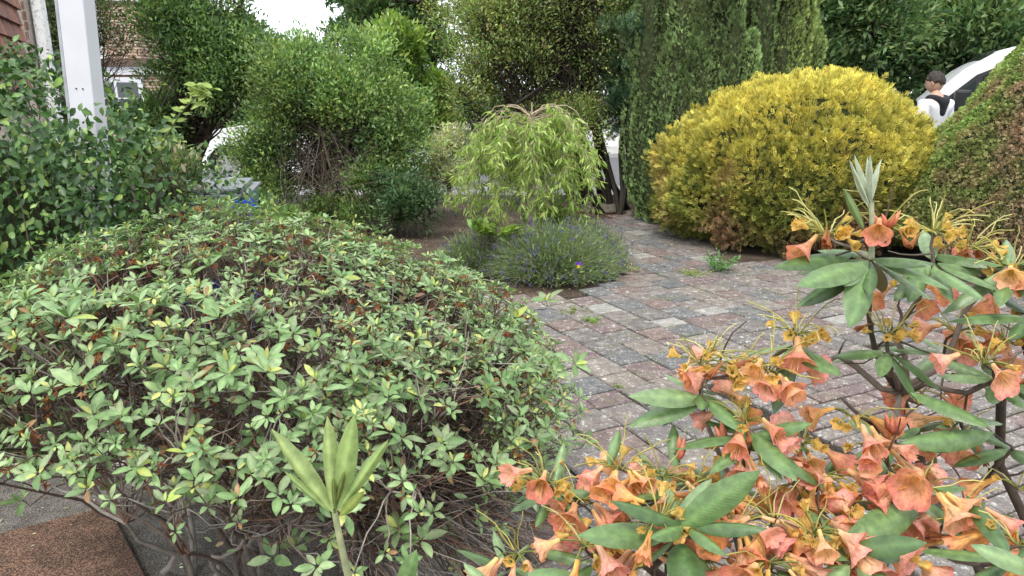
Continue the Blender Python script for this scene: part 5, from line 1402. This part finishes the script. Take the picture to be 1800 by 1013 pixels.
leaf_to(1240, 700, 1112, 688, 1.03, .98, (0, -.7, 1), 0, 3)
leaf_to(1235, 705, 1112, 722, 1.03, .99, (0, -.4, 1), 1, 1)
leaf_to(1240, 700, 1305, 752, 1.03, .95, (0, -.6, 1), 0, 1)
leaf_to(1322, 768, 1420, 740, .98, .93, (0, -.8, 1), 0, 1)
leaf_to(1320, 760, 1398, 812, .98, .88, (0, -.6, 1), 1, 1, 1.1)
leaf_to(1188, 825, 1188, 745, .99, 1.02, (0, -1, .4), 1, 1, 1.1)
leaf_to(1070, 820, 1092, 755, .99, 1.01, (0, -1, .4), 1, 1)
leaf_to(1190, 930, 1332, 832, .84, .80, (.2, -.8, .8), 0, 1, 1.1)
leaf_to(1186, 928, 1250, 842, .85, .86, (-.3, -.9, .6), 0, 3, 1.15)
leaf_to(1178, 940, 1020, 935, .85, .82, (0, -.7, 1), 0, 1, 1.1)
leaf_to(1195, 950, 1225, 1040, .84, .74, (0, -1, .5), 1, 2, 1.6)
leaf_to(1600, 690, 1745, 742, 1.04, .95, (0, -.6, 1), 0, 1)
leaf_to(1750, 760, 1600, 762, 1.0, .96, (0, -.6, 1), 2, 1)
leaf_to(1620, 880, 1490, 955, .93, .84, (-.3, -.8, .8), 0, 1)
leaf_to(1495, 965, 1625, 952, .82, .77, (0, -.8, .8), 0, 2, 1.15)
leaf_to(1420, 895, 1490, 955, .92, .84, (.2, -.9, .5), 1, 1, 1.1)
leaf_to(1600, 870, 1598, 812, .94, .96, (0, -1, .3), 1, 1, 1.2)
leaf_to(1830, 1010, 1712, 955, .76, .78, (0, -.8, .9), 0, 3, 1.2)
leaf_to(1050, 1040, 945, 1000, .84, .82, (0, -.7, 1), 1, 1, 1.2)
leaf_to(865, 1040, 820, 990, .85, .86, (0, -.7, 1), 1, 3, 1.1)
leaf_to(700, 1050, 718, 985, .86, .84, (0, -.8, .8), 1, 1, 1.1)
# trusses
TR = [((1455, 415, 1.12), 1, 9, 14, 2, (1,)), ((1548, 400, 1.10), 1, 3, 5, 1, (1,)), ((1640, 410, 1.16), 0, 10, 14, 2, None), ((1700, 440, 1.18), 2, 8, 10, 2, (1, 4)), ((1775, 475, 1.12), 3, 8, 12, 2, (2, 3)),
      ((1400, 588, 1.08), 1, 10, 8, 1, (1,)), ((1560, 590, 1.12), 0, 10, 6, 1, None), ((1230, 640, 1.06), 0, 8, 12, 0, None), ((1290, 655, 1.05), 7, 9, 8, 2, (0, 3, 5)), ((1350, 655, 1.04), 5, 4, 5, 1, (0, 2, 7)),
      ((1310, 740, 1.0), 6, 5, 4, 1, (0, 1, 4)), ((1300, 795, .99), 4, 3, 2, 1, (5, 2)), ((1590, 510, 1.22), 4, 2, 2, 0, (1, 6)), ((1680, 585, 1.2), 6, 4, 6, 1, (1, 6, 1)), ((1765, 600, 1.1), 3, 6, 8, 2, (2, 0)),
      ((1500, 735, 1.05), 5, 2, 1, 1, (0, 2)), ((1525, 785, 1.0), 4, 3, 0, 0, (2, 7)), ((1620, 690, 1.2), 4, 1, 2, 1, (1, 6)), ((1690, 765, 1.12), 5, 1, 2, 2, (2, 4)), ((1730, 640, 1.0), 2, 5, 6, 3, (3, 5)),
      ((1410, 780, 1.04), 5, 3, 4, 0, (1, 2)), ((1450, 840, 1.0), 7, 4, 4, 1, (0, 1, 2)), ((1390, 850, 1.0), 4, 4, 4, 1, (0, 2)), ((1620, 860, .93), 8, 2, 3, 0, (7, 2, 1)), ((1680, 900, .98), 3, 1, 2, 0, (1, 7)),
      ((1090, 825, 1.0), 6, 3, 5, 0, (0, 7, 2)), ((1165, 840, .98), 7, 5, 4, 1, (0, 2, 3)), ((1220, 855, .98), 6, 4, 3, 1, (2, 3)), ((960, 850, 1.0), 2, 8, 10, 0, (7, 1)), ((1160, 915, .86), 5, 9, 6, 1, (0, 3)),
      ((1100, 920, .96), 6, 2, 3, 0, (1, 6)), ((1020, 880, 1.0), 6, 2, 3, 0, (7, 1)), ((1030, 960, .9), 5, 6, 5, 1, (0, 2)), ((910, 975, .94), 5, 3, 3, 0, (2, 7)), ((1130, 975, .9), 7, 3, 2, 0, (0, 2, 1)),
      ((1290, 930, .9), 9, 4, 3, 1, (0, 2, 1)), ((1360, 920, .9), 8, 5, 4, 1, (0, 2, 3)), ((1430, 940, .86), 8, 6, 3, 0, (2, 7, 0)), ((1350, 990, .84), 8, 4, 2, 0, (1, 0, 2)), ((1500, 950, .88), 6, 4, 3, 0, (7, 2)),
      ((1560, 985, .86), 5, 3, 2, 0, (0, 2, 1)), ((1790, 960, .84), 5, 2, 4, 0, (0, 3)), ((1790, 860, 1.0), 3, 2, 2, 2, (0, 4)), ((1700, 980, .9), 3, 2, 2, 1, (2, 1)), ((1240, 990, .88), 5, 3, 2, 0, (0, 1)),
      ((1480, 880, .96), 5, 2, 2, 0, (7, 0)), ((1560, 830, 1.05), 4, 1, 1, 1, (1, 4))]
for (pos, nf, nc, npi, nd, kd) in TR:
    c = W(*pos); truss(c, (0, 0, 1), nf, nc, npi, nd, kinds=kd); tips.append(c)
# bud clusters
for (px, py, Y, k) in ((1572, 755, 1.03, 9), (1560, 395, 1.08, 4), (1275, 775, .99, 4), (1195, 800, .99, 2)):
    c = W(px, py+12, Y)
    for i in range(k): d = norm(np.array([[random.gauss(0, .4), random.gauss(0, .4)-.2, 1]]))[0]; put('bud', BUD, mat_dir(c+d*.004, d, (0, -1, 0), random.uniform(.026, .036)))
# silvery young shoot
sc_ = W(1535, 345, 1.06); s0 = W(1532, 455, 1.07)
M_silver = leafmat('silvery_young_leaf', .6, .2, spec=.2); SV = {}
def silver(c0, c1, wd, pal=(.38, .43, .33)):
    a, b = np.array(c0), np.array(c1); V, T, sh = RL[2]
    if pal not in SV: SV[pal] = mesh_np('young_leaf', V, T, M_silver, np.clip(np.array(pal)[None]*sh[:, None], 0, 1))
    put('young_leaf', SV[pal], mat_dir(a, b-a, (random.gauss(0, .4), -1, .2), (np.linalg.norm(b-a)*wd, np.linalg.norm(b-a), np.linalg.norm(b-a))))
for (x, y) in ((1500, 285), (1518, 268), (1530, 272), (1545, 275), (1562, 280), (1508, 300), (1537, 290), (1552, 300)):
    silver(W(1530+random.gauss(0, 4), 362, 1.06), W(x, y, 1.05+random.gauss(0, .015)), .34)
silver(W(1520, 405, 1.06), W(1488, 335, 1.05), .7, (.16, .22, .09))
stems = [(np.array([s0, (s0+W(1533, 362, 1.06))/2, W(1532, 355, 1.06)]), (.0045, .0035))]
put_st = tubes('young_stem', stems, M_bark, rh, 8, lambda: (.30, .32, .22))
tubes('pedicels', PED, M_leaf, rh, 4, lambda: np.array(random.choice([(.30, .30, .08), (.45, .40, .12), (.22, .26, .08)])), kind='stuff')
tubes('pistils', PIS, M_leaf, rh, 4, lambda: np.array(random.choice([(.55, .50, .16), (.62, .58, .28), (.40, .38, .12)])), kind='stuff')
# woody branches
tips = np.array(tips); hubs = [W(1590, 800, 1.22), W(1700, 860, 1.15), W(1440, 900, 1.15), W(1290, 920, 1.1), W(1580, 690, 1.2), W(1120, 980, 1.05), W(1760, 700, 1.2), W(1540, 990, 1.15)]
for h_ in hubs:
    b0 = rbase+np.array([random.gauss(0, .12), random.gauss(0, .08), -.02]); V, Fc, ti = tubes_np([(wob(b0, h_, 8, .04), (.013, .008))], 8, barkc(.75)); link('branch', mesh_np('branch', V, Fc, M_bark, ti), rh)
apts = []
for t in tips[:len(WH)]:
    h_ = min(hubs, key=lambda q: np.linalg.norm(q-t)+.4*max(0, q[2]-t[2]+.03)); pl_ = wob(h_, t, 7, .05, -.05); apts += list(pl_[2:])
    V, Fc, ti = tubes_np([(pl_, (.0058, .0034))], 6, barkc(1.0)); link('branch', mesh_np('branch', V, Fc, M_bark, ti), rh)
ln = []
for t in tips[len(WH):]:
    h_ = min(apts, key=lambda q: np.linalg.norm(q-t)+.6*max(0, q[2]-t[2]+.02)); pl_ = wob(h_, t, 6, .06); apts += list(pl_[2:4]); ln.append((pl_, (.0033, .002)))
for k in range(70):
    h_ = random.choice(apts); e = h_+rnd(1, .045)[0]; ln.append((wob(h_, e, 5, .1), (.0022, .0009)))
tubes('twigs', ln, M_bark, rh, 5, barkc(.9), kind='stuff')
# young shoot rising alone at the bottom
yp = W(590, 905, .84)
ys = empty('young_rhododendron_shoot', 'single pale yellow green upright shoot with narrow new leaves at the bottom edge', 'shoot', (yp[0]+.04, .95, 0))
def yleaf(px0, py0, px1, py1, wd, c, Y1=.82):
    a, b = W(px0, py0, .84), W(px1, py1, Y1); L = np.linalg.norm(b-a); V, T, sh = RL[2 if wd < 1.1 else 0]
    key = ('y', c, wd < 1.1)
    if key not in SV: SV[key] = mesh_np('leaf', V, T, M_young, np.clip(np.array(c)[None]*sh[:, None], 0, 1))
    o = bpy.data.objects.new('leaf', SV[key]); C.objects.link(o); o.parent = ys
    o.matrix_local = Matrix.Translation(-ys.location) @ mat_dir(a, b-a, (0, -1, .35), (L*wd*.68, L, L))
yc = (.30, .38, .16); yc2 = (.25, .34, .13)
for q in ((588, 905, 474, 768, 1.0, yc), (585, 900, 568, 748, 1.0, yc), (592, 895, 617, 738, 1.15, yc2), (594, 898, 672, 785, .8, yc2), (596, 908, 636, 868, 1.3, (.22, .28, .08)), (588, 896, 600, 838, .8, (.16, .20, .06)), (580, 900, 500, 838, .8, yc2), (590, 900, 582, 850, .9, (.18, .22, .07))):
    yleaf(*q)
V, Fc, ti = tubes_np([(np.array([ys.location+Vector((0, 0, -.01)), Vector((yp[0]+.03, .9, .5)), Vector(W(612, 1013, .84)), Vector(W(600, 960, .84)), Vector(W(588, 900, .84))]), (.006, .004))], 8, lambda: (.26, .28, .16))
link('stem', mesh_np('stem', V, Fc, M_bark, ti), ys)

# render defaults
S.render.engine = 'CYCLES'
S.cycles.max_bounces = 6; S.cycles.transparent_max_bounces = 4
